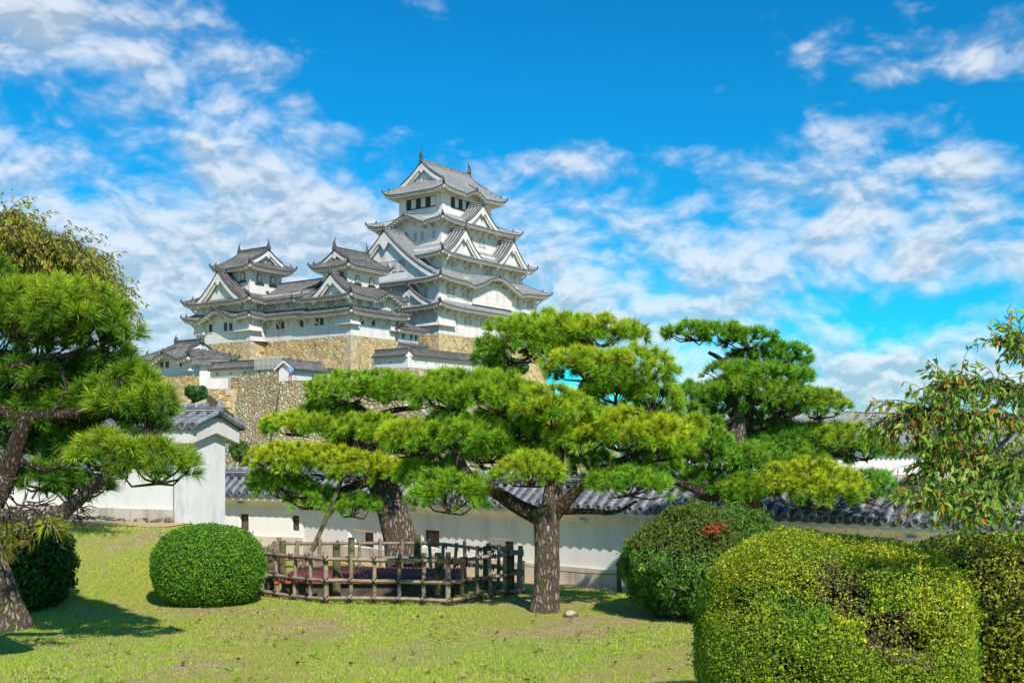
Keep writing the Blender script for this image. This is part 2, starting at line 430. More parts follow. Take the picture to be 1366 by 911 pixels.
# ---------------------------------------------------------------- near walls with hon-gawara roofs
def near_roof(b, L, half, zr, ze, t0=0.0, t1=None, sp=.27):
    """local frame: x along the wall, -y is the front"""
    t1 = L if t1 is None else t1
    n = int((t1 - t0) / sp)
    for sgn in (-1, 1):
        nst = 4
        xs_ = np.linspace(t0, t1, n * 4 + 1)
        V = []
        ph = (xs_ - t0) / sp * 2 * np.pi
        for k in range(nst):       # stepped courses of pan tiles
            for e in (0, 1):
                f = (k + e) / nst
                z = zr + (ze - zr) * (f ** .92) + (.022 if e else 0)
                V.append(np.stack([xs_, np.full_like(xs_, sgn * half * f), z + .012 * np.cos(ph)], 1))
        b.grid(np.stack(V, 1), 'tile_near_valley')
        for i in range(n + 1):
            x = t0 + i * sp; r = .068
            ps = []; th = np.linspace(0, np.pi, 7)
            jig = rng.normal(0, .004)
            for k in range(nst):
                for e in (0, 1):
                    f = (k + e) / nst * 1.0
                    rr = r * (1.06 if e else .93)
                    z = zr + (ze - zr) * (f ** .92) + .03
                    y = sgn * (half + .02) * f
                    ps.append(np.stack([x + jig + np.cos(th) * rr, np.full(7, y), z + np.sin(th) * rr], 1))
            b.grid(np.stack(ps, 0), 'tile_near')
            # round end tile
            c = np.array([x, sgn * (half + .035), ze + .03]); th2 = np.linspace(0, 2 * np.pi, 13)
            rim = np.stack([x + np.cos(th2) * .082, np.full(13, sgn * (half + .035)), ze + .03 + np.sin(th2) * .082], 1)
            rin = np.stack([x + np.cos(th2) * .082, np.full(13, sgn * (half - .03)), ze + .03 + np.sin(th2) * .082], 1)
            r2 = np.stack([x + np.cos(th2) * .055, np.full(13, sgn * (half + .035)), ze + .03 + np.sin(th2) * .055], 1)
            r3 = np.stack([x + np.cos(th2) * .052, np.full(13, sgn * (half + .018)), ze + .03 + np.sin(th2) * .052], 1)
            b.grid(np.stack([rin, rim, r2, r3], 0), 'tile_near'); b.poly(r3[:12], 'tile_near_valley')
        # eave pendant tiles
        lo = ze - .055 + .02 * np.cos(ph); hi = ze + .03
        G = np.stack([np.stack([xs_, np.full_like(xs_, sgn * (half + .012)), lo], 1),
                      np.stack([xs_, np.full_like(xs_, sgn * (half + .012)), np.full_like(xs_, hi)], 1)], 1)
        b.grid(G, 'tile_near_valley')
def near_under(b, L, half, thick, ze, t0, t1, sp=.27, m='plaster_wall'):
    """white scalloped plaster under the eaves"""
    n = int((t1 - t0) / sp); xs_ = np.linspace(t0, t1, n * 6 + 1); ph = (xs_ - t0) / sp * 2 * np.pi
    for sgn in (-1, 1):
        lo = ze - .115 - .035 * (1 - np.abs(np.cos(ph / 2)) ** .8) * -1 - .03
        rows = [(half - .03, ze - .005 + 0 * xs_), (half - .03, lo), (half - .12, lo - .01), (half - .2, ze - .20 + 0 * xs_), (thick / 2 + .07, ze - .22 + 0 * xs_), (thick / 2 - .02, ze - .34 + 0 * xs_)]
        G = np.stack([np.stack([xs_, np.full_like(xs_, sgn * y), z], 1) for y, z in rows], 1)
        b.grid(G, m)
def near_ridge(b, t0, t1, zr):
    b.box([(t0 + t1) / 2, 0, zr + .07], [(t1 - t0) / 2, .11, .09], 'tile_near_valley')
    b.box([(t0 + t1) / 2, 0, zr + .185], [(t1 - t0) / 2, .135, .02], 'tile_near')
    b.box([(t0 + t1) / 2, 0, zr + .10], [(t1 - t0) / 2, .125, .012], 'tile_near')
    b.box([(t0 + t1) / 2, 0, zr + .14], [(t1 - t0) / 2, .13, .012], 'rope')
    k = int((t1 - t0) / .27)
    for i in range(k):
        x = t0 + .27 * i
        b.tube([[x, 0, zr + .225], [x + .25, 0, zr + .225]], [.062, .07], 'tile_near', 10)
        b.box([x + .01, 0, zr + .225], [.014, .082, .075], 'rope')

def panel_holes(b, x0, x1, z0, z1, y, holes, m):
    X = sorted(set([x0, x1] + [v for h in holes for v in h[:2]])); Z = sorted(set([z0, z1] + [v for h in holes for v in h[2:4]]))
    for i in range(len(X) - 1):
        for j in range(len(Z) - 1):
            cx, cz = (X[i] + X[i + 1]) / 2, (Z[j] + Z[j + 1]) / 2
            if any(h[0] < cx < h[1] and h[2] < cz < h[3] for h in holes): continue
            b.quads([[X[i], y, Z[j]], [X[i + 1], y, Z[j]], [X[i + 1], y, Z[j + 1]], [X[i], y, Z[j + 1]]], [[0, 1, 2, 3]], m)

def wall_seg(root, L, thick, zb, ze, zr, half, dado, holes, t_hi=None, ends=(0, 0)):
    """all z are relative to the root"""
    b = MB(); y = -thick / 2
    panel_holes(b, 0, L, zb + dado, ze - .2, y, [h[:4] for h in holes], 'plaster_wall')
    b.quads([[0, -y, zb], [L, -y, zb], [L, -y, ze - .2], [0, -y, ze - .2]], [[0, 1, 2, 3]], 'plaster_wall')
    for x in (0, L): b.quads([[x, y, zb], [x, -y, zb], [x, -y, ze - .2], [x, y, ze - .2]], [[0, 1, 2, 3]], 'plaster_wall')
    b.box([L / 2, 0, ze - .1], [L / 2, thick / 2 - .01, .12], 'plaster_wall')
    near_under(b, L, half, thick, ze, 0, L)
    # gable plaster under the roof at both ends
    for x in (0.02, L - .02):
        b.tris([[x, -half * .8, ze - .02], [x, half * .8, ze - .02], [x, 0, zr - .04]], [[0, 1, 2]], 'plaster_wall')
    b.obj('wall', root)
    d = MB(); d.box([L / 2, -.035, zb + dado / 2 - .3], [L / 2 - .003, thick / 2 + .035, dado / 2 + .3], 'plaster_low'); d.obj('dado', root)
    # purlin stubs under the eaves
    p = MB()
    for i in range(int(L / 1.8)): p.box([.9 + i * 1.8, -thick / 2 - .07, ze - .29], [.10, .12, .04], 'plaster_wall')
    p.obj('eave_bracket', root)
    r = MB(); near_roof(r, L, half, zr, ze); r.obj('tiled_roof', root, smooth=False)
    rd = MB(); near_ridge(rd, 0, L, zr); rd.obj('ridge', root)
    for h in holes:
        x0, x1, z0, z1, kind = h
        q = MB()
        if kind == 's':   # splayed square loophole, opening pushed to the right
            i0, i1, j0, j1, dp = x0 + (x1 - x0) * .42, x1 - .015, z0 + .0, z1 - (z1 - z0) * .22, .26
        else:
            i0, i1, j0, j1, dp = x0 + .03, x1 - .02, z0 + .02, z1 - .02, .10
        O = np.array([[x0, y, z0], [x1, y, z0], [x1, y, z1], [x0, y, z1]]); I = np.array([[i0, y + dp, j0], [i1, y + dp, j0], [i1, y + dp, j1], [i0, y + dp, j1]])
        q.quads(np.vstack([O, I]), [[0, 1, 5, 4], [1, 2, 6, 5], [2, 3, 7, 6], [3, 0, 4, 7]], 'plaster_wall')
        o = q.obj('loophole', root)
        q = MB(); q.box([(i0 + i1) / 2, y + dp + .01, (j0 + j1) / 2], [(i1 - i0) / 2, .008, (j1 - j0) / 2], 'wood_brown')
        e = .02
        q.box([(i0 + i1) / 2, y + dp - .01, j1 - e], [(i1 - i0) / 2, .012, e], 'window_dark'); q.box([i0 + e, y + dp - .01, (j0 + j1) / 2], [e, .012, (j1 - j0) / 2 - 2 * e], 'window_dark')
        q.obj('shutter', o)

def line_param(px, A, d):
    """distance along A + t d where the camera column px meets it"""
    k = (px - HX) / F; return (k * A[1] - A[0]) / (d[0] - k * d[1])

# middle / right wall
root = empty('plaster_wall', (WA[0], WA[1], -.6), math.atan2(WD[1], WD[0]), 'long low white plaster wall with grey tiled roof running behind the fence, pines and shrubs', 'wall')
hl = []
for (px, wpx, y0, y1, k) in ((474, 34, 704, 727, 's'), (574, 22, 705, 729, 'r'), (661, 34, 716, 737, 's')):
    t = line_param(px, WA, WD); D_ = WA[1] + WD[1] * t
    t2 = line_param(px + wpx, WA, WD)
    hl.append((t, t2, CAMZ - (y1 - HY) * D_ / F + .6, CAMZ - (y0 - HY) * D_ / F + .6, k))
# wall centre line sits half a thickness behind the measured face
wall_seg(root, 21.5, .5, 0, 1.66, 2.13, .58, .38, hl)
# short face-on segment to the left
A1 = np.array([-8.3, 32.25]); d1 = (WA - A1); L1_ = float(np.linalg.norm(d1)); d1 /= L1_
root = empty('plaster_wall', (A1[0], A1[1], -.6), math.atan2(d1[1], d1[0]), 'short white wall length between the white gabled pillar and the bamboo fence, two square loopholes', 'wall')
hl = []
for (px, wpx, y0, y1) in ((326, 13, 684, 708), (395, 11, 686, 708)):
    t = line_param(px, A1, d1); D_ = A1[1] + d1[1] * t; t2 = line_param(px + wpx, A1, d1)
    hl.append((t, t2, CAMZ - (y1 - HY) * D_ / F + .6, CAMZ - (y0 - HY) * D_ / F + .6, 'r'))
wall_seg(root, L1_ - .05, .5, 0, 1.66, 2.13, .62, .50, hl)

# left wall, ending in a plastered gable facing the lawn
lz = .83
root = empty('plaster_wall', (LW0[0] + LD[0] * 12, LW0[1] + LD[1] * 12, lz), math.atan2(-LD[1], -LD[0]), 'tall white plaster wall at left ending in a gabled white pillar', 'wall')
th_ = .857
b = MB(); Lw = 12.0
# frame: x from far left (0) to the gable end (12); front face at y=0 -> thickness to +y
root.location.x += .43 * -LN[0]; root.location.y += .43 * -LN[1]
wall_seg(root, Lw - .55, .55, -.2, 1.86, 2.08, .74, .48, [(9.15, 9.38, .62, 1.0, 'r')])
pb = MB(); pb.box([Lw - .28, 0, .70], [.28, th_ / 2, 1.22], 'plaster_pillar'); pb.obj('pillar', root)
g = MB()   # white gable board, a chevron following the roof, over the pillar
hw = .70
for (x0, x1, drop) in ((Lw - .60, Lw + .14, .36),):
    for sg in (-1, 1):
        v = [[x0, 0, 2.17 - drop], [x1, 0, 2.17 - drop], [x1, sg * hw, 1.88 - drop + .08], [x0, sg * hw, 1.88 - drop + .08],
             [x0, 0, 2.17], [x1, 0, 2.17], [x1, sg * hw, 1.88], [x0, sg * hw, 1.88]]
        g.hexa(v, 'plaster_keep')
g.obj('gable_board', root)
g = MB(); near_roof(g, .8, hw + .03, 2.19, 1.91, Lw - .62, Lw + .2)
for sg in (-1, 1):  # verge tiles seen end on
    for k in range(7):
        f0 = k / 7; f1 = (k + 1) / 7
        g.tube([[Lw + .19, sg * (hw + .03) * f0, 2.21 - .28 * f0], [Lw + .19, sg * (hw + .03) * f1, 2.225 - .28 * f1]], [.055, .065], 'tile_near', 8)
g.obj('gable_roof', root)
g = MB(); near_ridge(g, Lw - .6, Lw + .2, 2.12)
g.tube([[Lw + .2, 0, 2.26], [Lw + .24, 0, 2.32], [Lw + .22, 0, 2.42]], [.11, .09, .04], 'tile_near', 8); g.obj('ridge', root)

# kerb stones along both wall feet
def kerb(A, d, n, L, label):
    b = MB(); t = 0
    while t < L:
        w = random.uniform(.18, .42); h = random.uniform(.05, .10)
        p = A + d * (t + w / 2) + n * random.uniform(.14, .2); z = gz(*p)
        s0 = len(b.V); b.box([p[0], p[1], z + h / 2 - .04], [w / 2 * .94, random.uniform(.07, .11), h], 'stone_kerb', math.atan2(d[1], d[0]) + random.uniform(-.1, .1))
        v = b.V[-1]; v += rng.normal(0, .012, v.shape); t += w
    o = b.obj('kerb', None); tag(o, label, 'kerb'); return o
kerb(WA, WD, WN, 18, 'row of rough pale kerb stones at the foot of the long wall')
kerb(LW0 + LD * .5, LD, LN, 9, 'row of yellowish kerb stones at the foot of the left wall')

# ---------------------------------------------------------------- castle builders (local frames)
def rotk(x, d, k):
    """side k of a rectangle: 0 south(-y) 1 east 2 north 3 west(-x); x along, d outward"""
    x = np.asarray(x, float); d = np.asarray(d, float)
    if k == 0: return x, -d
    if k == 1: return d, x
    if k == 2: return -x, d
    return -d, -x
TL = ('tile_light', 'tile_light_valley'); TD = ('tile_dark', 'tile_dark_valley')

def karafn(r):
    r = np.abs(r)
    return np.where(r < 1, (.5 + .5 * np.cos(np.pi * np.clip(r, 0, 1))) ** .85, 0) - .16 * np.exp(-((r - 1.12) / .16) ** 2)

def skirt(parent, cx, cy, inn, out, zt, ze, wall, tl=TL, up=.55, bumps=(), sp=.5, rib=.10, sides=(0, 1, 2, 3), bracket=True, name='roof', orn=True):
    sp = sp * 1.25; rib = rib * 1.5
    ai, bi = inn; ao, bo = out; wa, wb = wall
    b = MB(); rd = MB()
    def zfun(x, t, Lt, k):
        s = np.clip(np.abs(x) / Lt, 0, 1)
        z = zt + (ze - zt) * (t * (1.28 - .28 * t)) + up * (s ** 5) * t ** 1.5
        for (kk, x0, w, h) in bumps:
            if kk == k: z = z + h * karafn((x - x0) / w) * np.clip(t, 0, 1) ** .8
        return z
    for k in sides:
        Li, Lo, di, do = (ai, ao, bi, bo) if k in (0, 2) else (bi, bo, ai, ao)
        dw = wb if k in (0, 2) else wa
        n = max(4, int(2 * Lo / sp)); w = 2 * Lo / n
        X = []; H = []; cm = []
        for i in range(n):
            x = -Lo + i * w
            for fo, hh in ((0, 0), (.50, 0), (.58, 1), (.92, 1)):
                X.append(x + fo * w); H.append(hh * rib)
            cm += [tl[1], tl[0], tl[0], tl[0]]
        X.append(Lo); H.append(0); X = np.array(X); H = np.array(H)
        nt = 7
        t0 = np.clip((np.abs(X) - Li) / max(Lo - Li, 1e-6), 0, 1) if Lo > Li else np.zeros_like(X)
        G = np.zeros((len(X), nt, 3))
        for j in range(nt):
            t = t0 + (1 - t0) * j / (nt - 1); Lt = Li + (Lo - Li) * t
            z = zfun(X, t, Lt, k) + H
            px_, py_ = rotk(X, di + (do - di) * t, k)
            G[:, j] = np.stack([px_ + cx, py_ + cy, z], 1)
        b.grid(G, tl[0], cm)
        # eave: dark tile-end band, white board, soffit to the wall
        ze_ = zfun(X, np.ones_like(X), np.full_like(X, Lo), k)
        rows = [(do, ze_ + H, None), (do + .02, ze_ - .12, 'ridge_dark')]
        e0x, e0y = rotk(X, np.full_like(X, do), k)
        def row(dd, z, xs=None):
            xx = X if xs is None else xs
            a_, b_ = rotk(xx, np.full_like(X, dd), k); return np.stack([a_ + cx, b_ + cy, z], 1)
        ridx = np.array(H > 0)
        b.grid(np.stack([row(do, ze_ + H), row(do + .01, ze_ - .15)], 1), 'ridge_dark', None)
        sc = np.clip(X, -(Lo - .12), Lo - .12)
        b.grid(np.stack([row(do - .02, ze_ - .05), row(do - .05, ze_ - .25, sc), row(do - .3, ze_ - .28, np.clip(X, -(Lo - .3), Lo - .3))], 1), 'plaster_keep')
        # soffit back to the wall (keeps the arch of a karahafu)
        bz = zfun(X, np.ones_like(X), np.full_like(X, Lo), k)
        upz = up * (np.clip(np.abs(X) / Lo, 0, 1) ** 5)
        wx = np.clip(X, -(Lo - (do - dw)), Lo - (do - dw))
        inner = (bz - upz) - .22
        b.grid(np.stack([row(do - .3, ze_ - .28, np.clip(X, -(Lo - .3), Lo - .3)), row(dw - .05, inner, wx)], 1), 'plaster_keep')
        # rafter ends under the eave
        nr = int(2 * Lo / .62)
        for i in range(nr + 1):
            x = -Lo + .3 + i * (2 * Lo - .6) / nr
            z = float(np.interp(x, X, ze_)); zi = float(np.interp(x, X, inner))
            xi = max(-(Lo - (do - dw)), min(Lo - (do - dw), x))
            a0 = rotk(x, do - .12, k); a1 = rotk(xi, dw, k)
            b.path([[a0[0] + cx, a0[1] + cy, z - .52], [a1[0] + cx, a1[1] + cy, zi - .14]], .2, .12, 'plaster_keep')
        if bracket:
            Lw_ = wa if k in (0, 2) else wb
            nb = max(2, int(2 * Lw_ / 1.9))
            for i in range(nb + 1):
                x = -Lw_ + i * 2 * Lw_ / nb
                z = float(np.interp(x, X, bz - upz))
                q = [rotk(x, dd, k) for dd in (dw, dw + (do - dw) * .35, dw + (do - dw) * .72)]
                P_ = [[q[0][0] + cx, q[0][1] + cy, z - 1.5], [q[1][0] + cx, q[1][1] + cy, z - .95], [q[2][0] + cx, q[2][1] + cy, z - .55]]
                b.path(P_, .2, .22, 'plaster_keep')
    ro = b.obj(name, parent)
    # hip ridges
    for sx, sy in ((-1, -1), (1, -1), (1, 1), (-1, 1)):
        ks = ((0 if sy < 0 else 2) in sides) and ((3 if sx < 0 else 1) in sides)
        if not ks: continue
        rd = MB(); t = np.linspace(0, 1, 8); Pp = []
        for tt in t:
            z = zt + (ze - zt) * (tt * (1.28 - .28 * tt)) + up * tt ** 1.5
            Pp.append([cx + sx * (ai + (ao - ai) * tt), cy + sy * (bi + (bo - bi) * tt), z])
        Pp = np.array(Pp)
        rd.path(Pp, .34, .16, tl[0]); rd.path(Pp, .26, .12, 'ridge_dark', .163)
        if orn:
            e = Pp[-1]; m_ = Pp[-2]
            rd.tube([e + [0, 0, .1], e + [sx * .12, sy * .12, .4], e + [sx * .05, sy * .05, .75]], [.22, .16, .03], 'ridge_dark', 6)
            q = Pp[5]; rd.tube([q + [0, 0, .1], q + [0, 0, .5], q + [-sx * .1, -sy * .1, .8]], [.2, .13, .03], 'ridge_dark', 6)
            # white bell-like end under the corner
            rd.tube([e + [-sx * .15, -sy * .15, -.25], e + [-sx * .15, -sy * .15, -.55]], [.16, .12], 'plaster_keep', 6)
        rd.obj('hip_ridge', ro)
    for (kk, x0, w, h) in bumps:   # small ridge on the crown of a karahafu
        Li, Lo, di, do = (ai, ao, bi, bo) if kk in (0, 2) else (bi, bo, ai, ao)
        rd = MB(); t = np.linspace(.25, 1, 5); z = zt + (ze - zt) * (t * (1.28 - .28 * t)) + h * t ** .8
        a_, b_ = rotk(np.full(5, x0), di + (do - di) * t, kk)
        Pp = np.stack([a_ + cx, b_ + cy, z], 1); rd.path(Pp, .3, .2, tl[0], .05); rd.path(Pp, .24, .1, 'ridge_dark', .253)
        rd.tube([Pp[-1] + [0, 0, .2], Pp[-1] + [0, 0, .7]], [.26, .05], 'ridge_dark', 6); rd.obj('crown_ridge', ro)
    return ro

def gable(parent, cx, cy, k, x0, hw, d_front, d_back, zb, za, tl=TL, sp=.5, rib=.1, orn=True, detail=True, curve=.3, name='gable', both=False):
    sp = sp * 1.25; rib = rib * 1.5
    """dormer / end gable on side k. ridge runs outward. curve = sag of the slopes"""
    b = MB()
    def W3(x, d, z):
        a_, b_ = rotk(x0 + np.asarray(x, float), d, k); z = np.asarray(z, float)
        a_, b_, z = np.broadcast_arrays(a_ + cx, b_ + cy, z); return np.stack([a_, b_, z], -1)
    H = za - zb
    def prof(r): return za - H * (r * (1 + curve - curve * r))
    n = max(2, int(abs(d_front - d_back) / sp)); w = (d_front - d_back) / n
    Dd = []; Hh = []; cm = []
    for i in range(n):
        for fo, hh in ((0, 0), (.50, 0), (.58, 1), (.92, 1)):
            Dd.append(d_back + (i + fo) * w); Hh.append(hh * rib)
        cm += [tl[1], tl[0], tl[0], tl[0]]
    Dd.append(d_front); Hh.append(0.); Dd = np.array(Dd); Hh = np.array(Hh)
    r = np.linspace(0, 1, 9)
    for sg in (-1, 1):
        G = np.stack([W3(np.full_like(Dd, sg * hw * rr), Dd, prof(rr) + Hh + (.12 if rr == 1 else 0) * 0) for rr in r], 1)
        b.grid(G, tl[0], cm)
    ends = [(d_front, 1)] + ([(d_back, -1)] if both else [])
    for dF, s_ in ends:
        for sg in (-1, 1):
            rows = lambda dd, dz, cut=1.0: W3(sg * hw * r * cut, np.full_like(r, dd), prof(r) + dz)
            b.grid(np.stack([rows(dF, .12), rows(dF + s_ * .03, .16), rows(dF + s_ * .03, -.10), rows(dF, -.12)], 1), 'ridge_dark')
            bh = min(.75, .16 * H + .25)
            b.grid(np.stack([rows(dF - s_ * .02, -.10), rows(dF - s_ * .02, -.10 - bh), rows(dF - s_ * .30, -.10 - bh), rows(dF - s_ * .30, -.1)], 1), 'plaster_keep')
            b.grid(np.stack([rows(dF - s_ * .25, -.10 - bh), rows(dF - s_ * .25, -.12 - bh * 1.55), rows(dF - s_ * .5, -.12 - bh * 1.55)], 1), 'plaster_keep')
            # verge roll on top
            v = rows(dF - s_ * .25, .05); b.path(v, .3, .16, tl[0]); b.path(v, .2, .10, 'ridge_dark', .163)
        # recessed triangular wall
        rr_ = np.linspace(-1, 1, 17); top = prof(np.abs(rr_)) - .3
        fw = W3(rr_ * hw * .96, np.full(17, dF - s_ * .7), np.maximum(top, zb - .3)); bw = W3(rr_ * hw * .96, np.full(17, dF - s_ * .7), np.full(17, zb - .6))
        b.grid(np.stack([fw, bw], 1), 'plaster_keep')
        if detail:
            dd = dF - s_ * .04; bh = min(.75, .16 * H + .25); sc = max(.35, H * .13)
            # hanging gegyo ornament
            zc = za - .1 - bh * 1.2
            pts = [(0, .9), (.45, .75), (1.0, .35), (1.5, .0), (1.2, -.35), (.75, -.3), (.5, -.8), (0, -1.35), (-.5, -.8), (-.75, -.3), (-1.2, -.35), (-1.5, 0), (-1.0, .35), (-.45, .75)]
            f_ = np.array([W3(p[0] * sc, dd, zc + (p[1] - .8) * sc) for p in pts]).reshape(-1, 3)
            g_ = np.array([W3(p[0] * sc, dd - s_ * .3, zc + (p[1] - .8) * sc) for p in pts]).reshape(-1, 3)
            b.poly(f_, 'plaster_keep'); b.grid(np.stack([np.vstack([f_, f_[:1]]), np.vstack([g_, g_[:1]])], 1), 'plaster_keep')
    o = b.obj(name, parent)
    rd = MB()
    e = W3(0., d_front + .05, za); s = W3(0., d_back - (.05 if both else 0), za)
    rd.path([s, e], .42, .32, tl[0], 0); rd.path([s, e], .5, .07, 'ridge_dark', .323); rd.path([s, e], .3, .14, tl[0], .396)
    if orn:
        for q, sg in [(e, 1)] + ([(s, -1)] if both else []):
            rd.tube([q, q + [0, 0, .55], q + [0, 0, 1.0]], [.34, .26, .05], 'ridge_dark', 6)
    rd.obj('ridge', o)
    return o

def shachi(parent, p, ax, sc, m='ridge_dark'):
    """curved fish ornament with raised tail; ax = unit vector (x,y) pointing to the ridge centre"""
    b = MB(); a = np.array([ax[0], ax[1], 0.]); p = np.array(p, float)
    P_ = [p + a * .1 * sc, p + a * -.05 * sc + [0, 0, .35 * sc], p + a * -.12 * sc + [0, 0, .8 * sc], p + a * .08 * sc + [0, 0, 1.2 * sc], p + a * .18 * sc + [0, 0, 1.5 * sc]]
    b.tube(P_, np.array([.34, .30, .2, .12, .06]) * sc, m, 7, sub=2)
    t = P_[-1]
    for s_, dz in ((.42, .35), (-.25, .42), (.1, .6)):
        b.tris([t - [0, 0, .15 * sc], t + a * s_ * sc + [0, 0, dz * sc], t + a * (s_ * .3) * sc + [0, 0, dz * .4 * sc], t + np.cross(a, [0, 0, 1]) * .06 * sc], [[0, 1, 2], [0, 1, 3], [1, 2, 3]], m)
    for z, s_ in ((.5, -.4), (.85, -.42)):
        c = p + [0, 0, z * sc]; b.tris([c + [0, 0, .15 * sc], c - [0, 0, .12 * sc], c + a * s_ * sc + [0, 0, .1 * sc], c + np.cross(a, [0, 0, 1]) * .12 * sc], [[0, 1, 2], [0, 1, 3], [1, 2, 3]], m)
    return b.obj('roof_ornament', parent)

def walls(parent, cx, cy, a, b_, z0, z1, name='wall'):
    b = MB(); b.box([cx, cy, (z0 + z1) / 2], [a, b_, (z1 - z0) / 2], 'plaster_keep'); return b.obj(name, parent)

def window(parent, cx, cy, k, x, d, z, w=.95, h=1.35, style='lattice'):
    """window on side k of a body, centred at (x along, z)"""
    b = MB()
    def bx(xx, dd, zz, hx, hd, hz, m):
        a_, q_ = rotk(x + xx, d + dd, k); hh = (hx, hd, hz) if k in (0, 2) else (hd, hx, hz)
        b.box([float(a_) + cx, float(q_) + cy, zz], hh, m)
    if style == 'lattice':
        bx(0, .0, z, w / 2, .03, h / 2, 'window_grey')
        for i in range(4): bx(-w / 2 + (i + .5) * w / 4, .045, z, w * .055, .02, h / 2 + .001, 'plaster_keep')
        bx(0, .05, z + h / 2 + .05, w / 2 + .08, .06, .06, 'plaster_keep'); bx(0, .06, z - h / 2 - .05, w / 2 + .08, .08, .05, 'plaster_keep')
    elif style == 'dark':
        bx(0, .0, z, w / 2, .03, h / 2, 'window_dark')
        for i in range(2): bx((i - .5) * w / 2.6, .045, z, .05, .02, h / 2 + .001, 'window_grey')
        bx(0, .05, z + h / 2 + .04, w / 2 + .06, .05, .05, 'plaster_keep'); bx(0, .05, z - h / 2 - .04, w / 2 + .06, .06, .05, 'plaster_keep')
    elif style == 'sliding':       # dark opening with a white sliding shutter beside it
        bx(-w * .27, .0, z, w * .26, .04, h / 2, 'window_dark'); bx(w * .25, .02, z, w * .22, .05, h / 2 - .05, 'plaster_keep')
        bx(0, .06, z - h / 2 - .08, w / 2 + .02, .07, .07, 'window_dark'); bx(0, .05, z + h / 2 + .05, w / 2 + .02, .05, .04, 'window_grey')
    elif style == 'kato':          # bell-shaped window with a gilt dark frame
        th = np.linspace(0, np.pi, 9)
        for sc, dd, m in ((1.0, .04, 'window_dark'), (.84, .06, 'gilt'), (.62, .09, 'plaster_keep')):
            pr = [(-w / 2 * sc * 1.08, -h / 2 * sc), (w / 2 * sc * 1.08, -h / 2 * sc)] + [(w / 2 * sc * math.cos(t), h * .12 + h * .38 * sc * math.sin(t)) for t in th]
            F_ = []; B_ = []
            for q in pr:
                a_, q_ = rotk(x + q[0], d + dd, k); F_.append([float(a_) + cx, float(q_) + cy, z + q[1]])
                a_, q_ = rotk(x + q[0], d, k); B_.append([float(a_) + cx, float(q_) + cy, z + q[1]])
            F_ = np.array(F_); B_ = np.array(B_); b.poly(F_, m); b.grid(np.stack([np.vstack([F_, F_[:1]]), np.vstack([B_, B_[:1]])], 1), m)
        bx(0, .10, z - h / 2 - .08, w * .8, .12, .09, 'window_dark')
    return b.obj('window', parent)

def flare(parent, cx, cy, k, x0, x1, d, z0, z1, out=.55, corner=None):
    """stone-dropping hatch: flares out at the foot"""
    b = MB()
    def W3(x, dd, z): a_, q_ = rotk(x, dd, k); return [float(a_) + cx, float(q_) + cy, z]
    v = [W3(x0, d - .3, z0), W3(x1, d - .3, z0), W3(x1, d + out, z0), W3(x0, d + out, z0), W3(x0, d - .3, z1), W3(x1, d - .3, z1), W3(x1, d + .05, z1), W3(x0, d + .05, z1)]
    b.hexa(v, 'plaster_keep')
    v = [W3(x0 - .06, d - .3, z0 - .16), W3(x1 + .06, d - .3, z0 - .16), W3(x1 + .06, d + out + .12, z0 - .16), W3(x0 - .06, d + out + .12, z0 - .16),
         W3(x0 - .06, d - .3, z0 - .002), W3(x1 + .06, d - .3, z0 - .002), W3(x1 + .06, d + out + .12, z0 - .002), W3(x0 - .06, d + out + .12, z0 - .002)]
    b.hexa(v, 'plaster_keep')
    return b.obj('stone_drop_hatch', parent)

def stone_mass(name, poly, z1, z0, batter, m, label, cat='stone wall', top='hill', curve=1.5, world=True, parent=None):
    """solid with battered sides; poly ccw top outline"""
    P_ = np.asarray(poly, float); n = len(P_)
    e = np.roll(P_, -1, 0) - P_; e /= np.linalg.norm(e, axis=1)[:, None]; nn = np.stack([e[:, 1], -e[:, 0]], 1)
    pn = np.roll(nn, 1, 0); mit = (nn + pn) / (1 + (nn * pn).sum(1))[:, None]
    H = z1 - z0; K = max(6, int(H / 1.0)); b = MB(); rings = []
    for j in range(K + 1):
        f = j / K; off = batter * H * (f ** curve)
        r_ = P_ + mit * off; rings.append(np.column_stack([r_, np.full(n, z1 - H * f)]))
    # subdivide edges for a slightly rough, leaning silhouette
    for i in range(n):
        A_ = np.array([r_[i] for r_ in rings]); B_ = np.array([r_[(i + 1) % n] for r_ in rings])
        k = max(2, int(np.linalg.norm(B_[0] - A_[0]) / .9)); t = np.linspace(0, 1, k + 1)[:, None, None]
        G = A_[None] * (1 - t) + B_[None] * t
        w_ = wob(G.reshape(-1, 3), 1.7, i).reshape(G.shape[:2]) * .10; w_[0] = 0; w_[-1] = 0
        G[:, :, 0] += nn[i][0] * w_; G[:, :, 1] += nn[i][1] * w_
        b.grid(G, m)
    b.poly(rings[0], top)
    for i in range(n):        # alternating cornerstones
        if abs((nn[i] * pn[i]).sum()) > .45 or (e[i - 1][0] * e[i][1] - e[i - 1][1] * e[i][0]) < 0: continue
        zz = z1 - .05; k = 0
        while zz > z0 + 1 and k < 22:
            f = (z1 - zz + .35) / H; p = P_[i] + mit[i] * (batter * H * f ** curve + .03)
            la, lb = (.75, .42) if k % 2 else (.42, .75); c = p + e[i] * la - e[i - 1] * lb
            b.box([c[0], c[1], zz - .36], [la, lb, .34], 'stone_quoin', math.atan2(e[i][1], e[i][0])); b.V[-1] += rng.normal(0, .015, b.V[-1].shape)
            zz -= .70; k += 1
    o = b.obj(name, parent)
    if label: tag(o, label, cat)
    return o

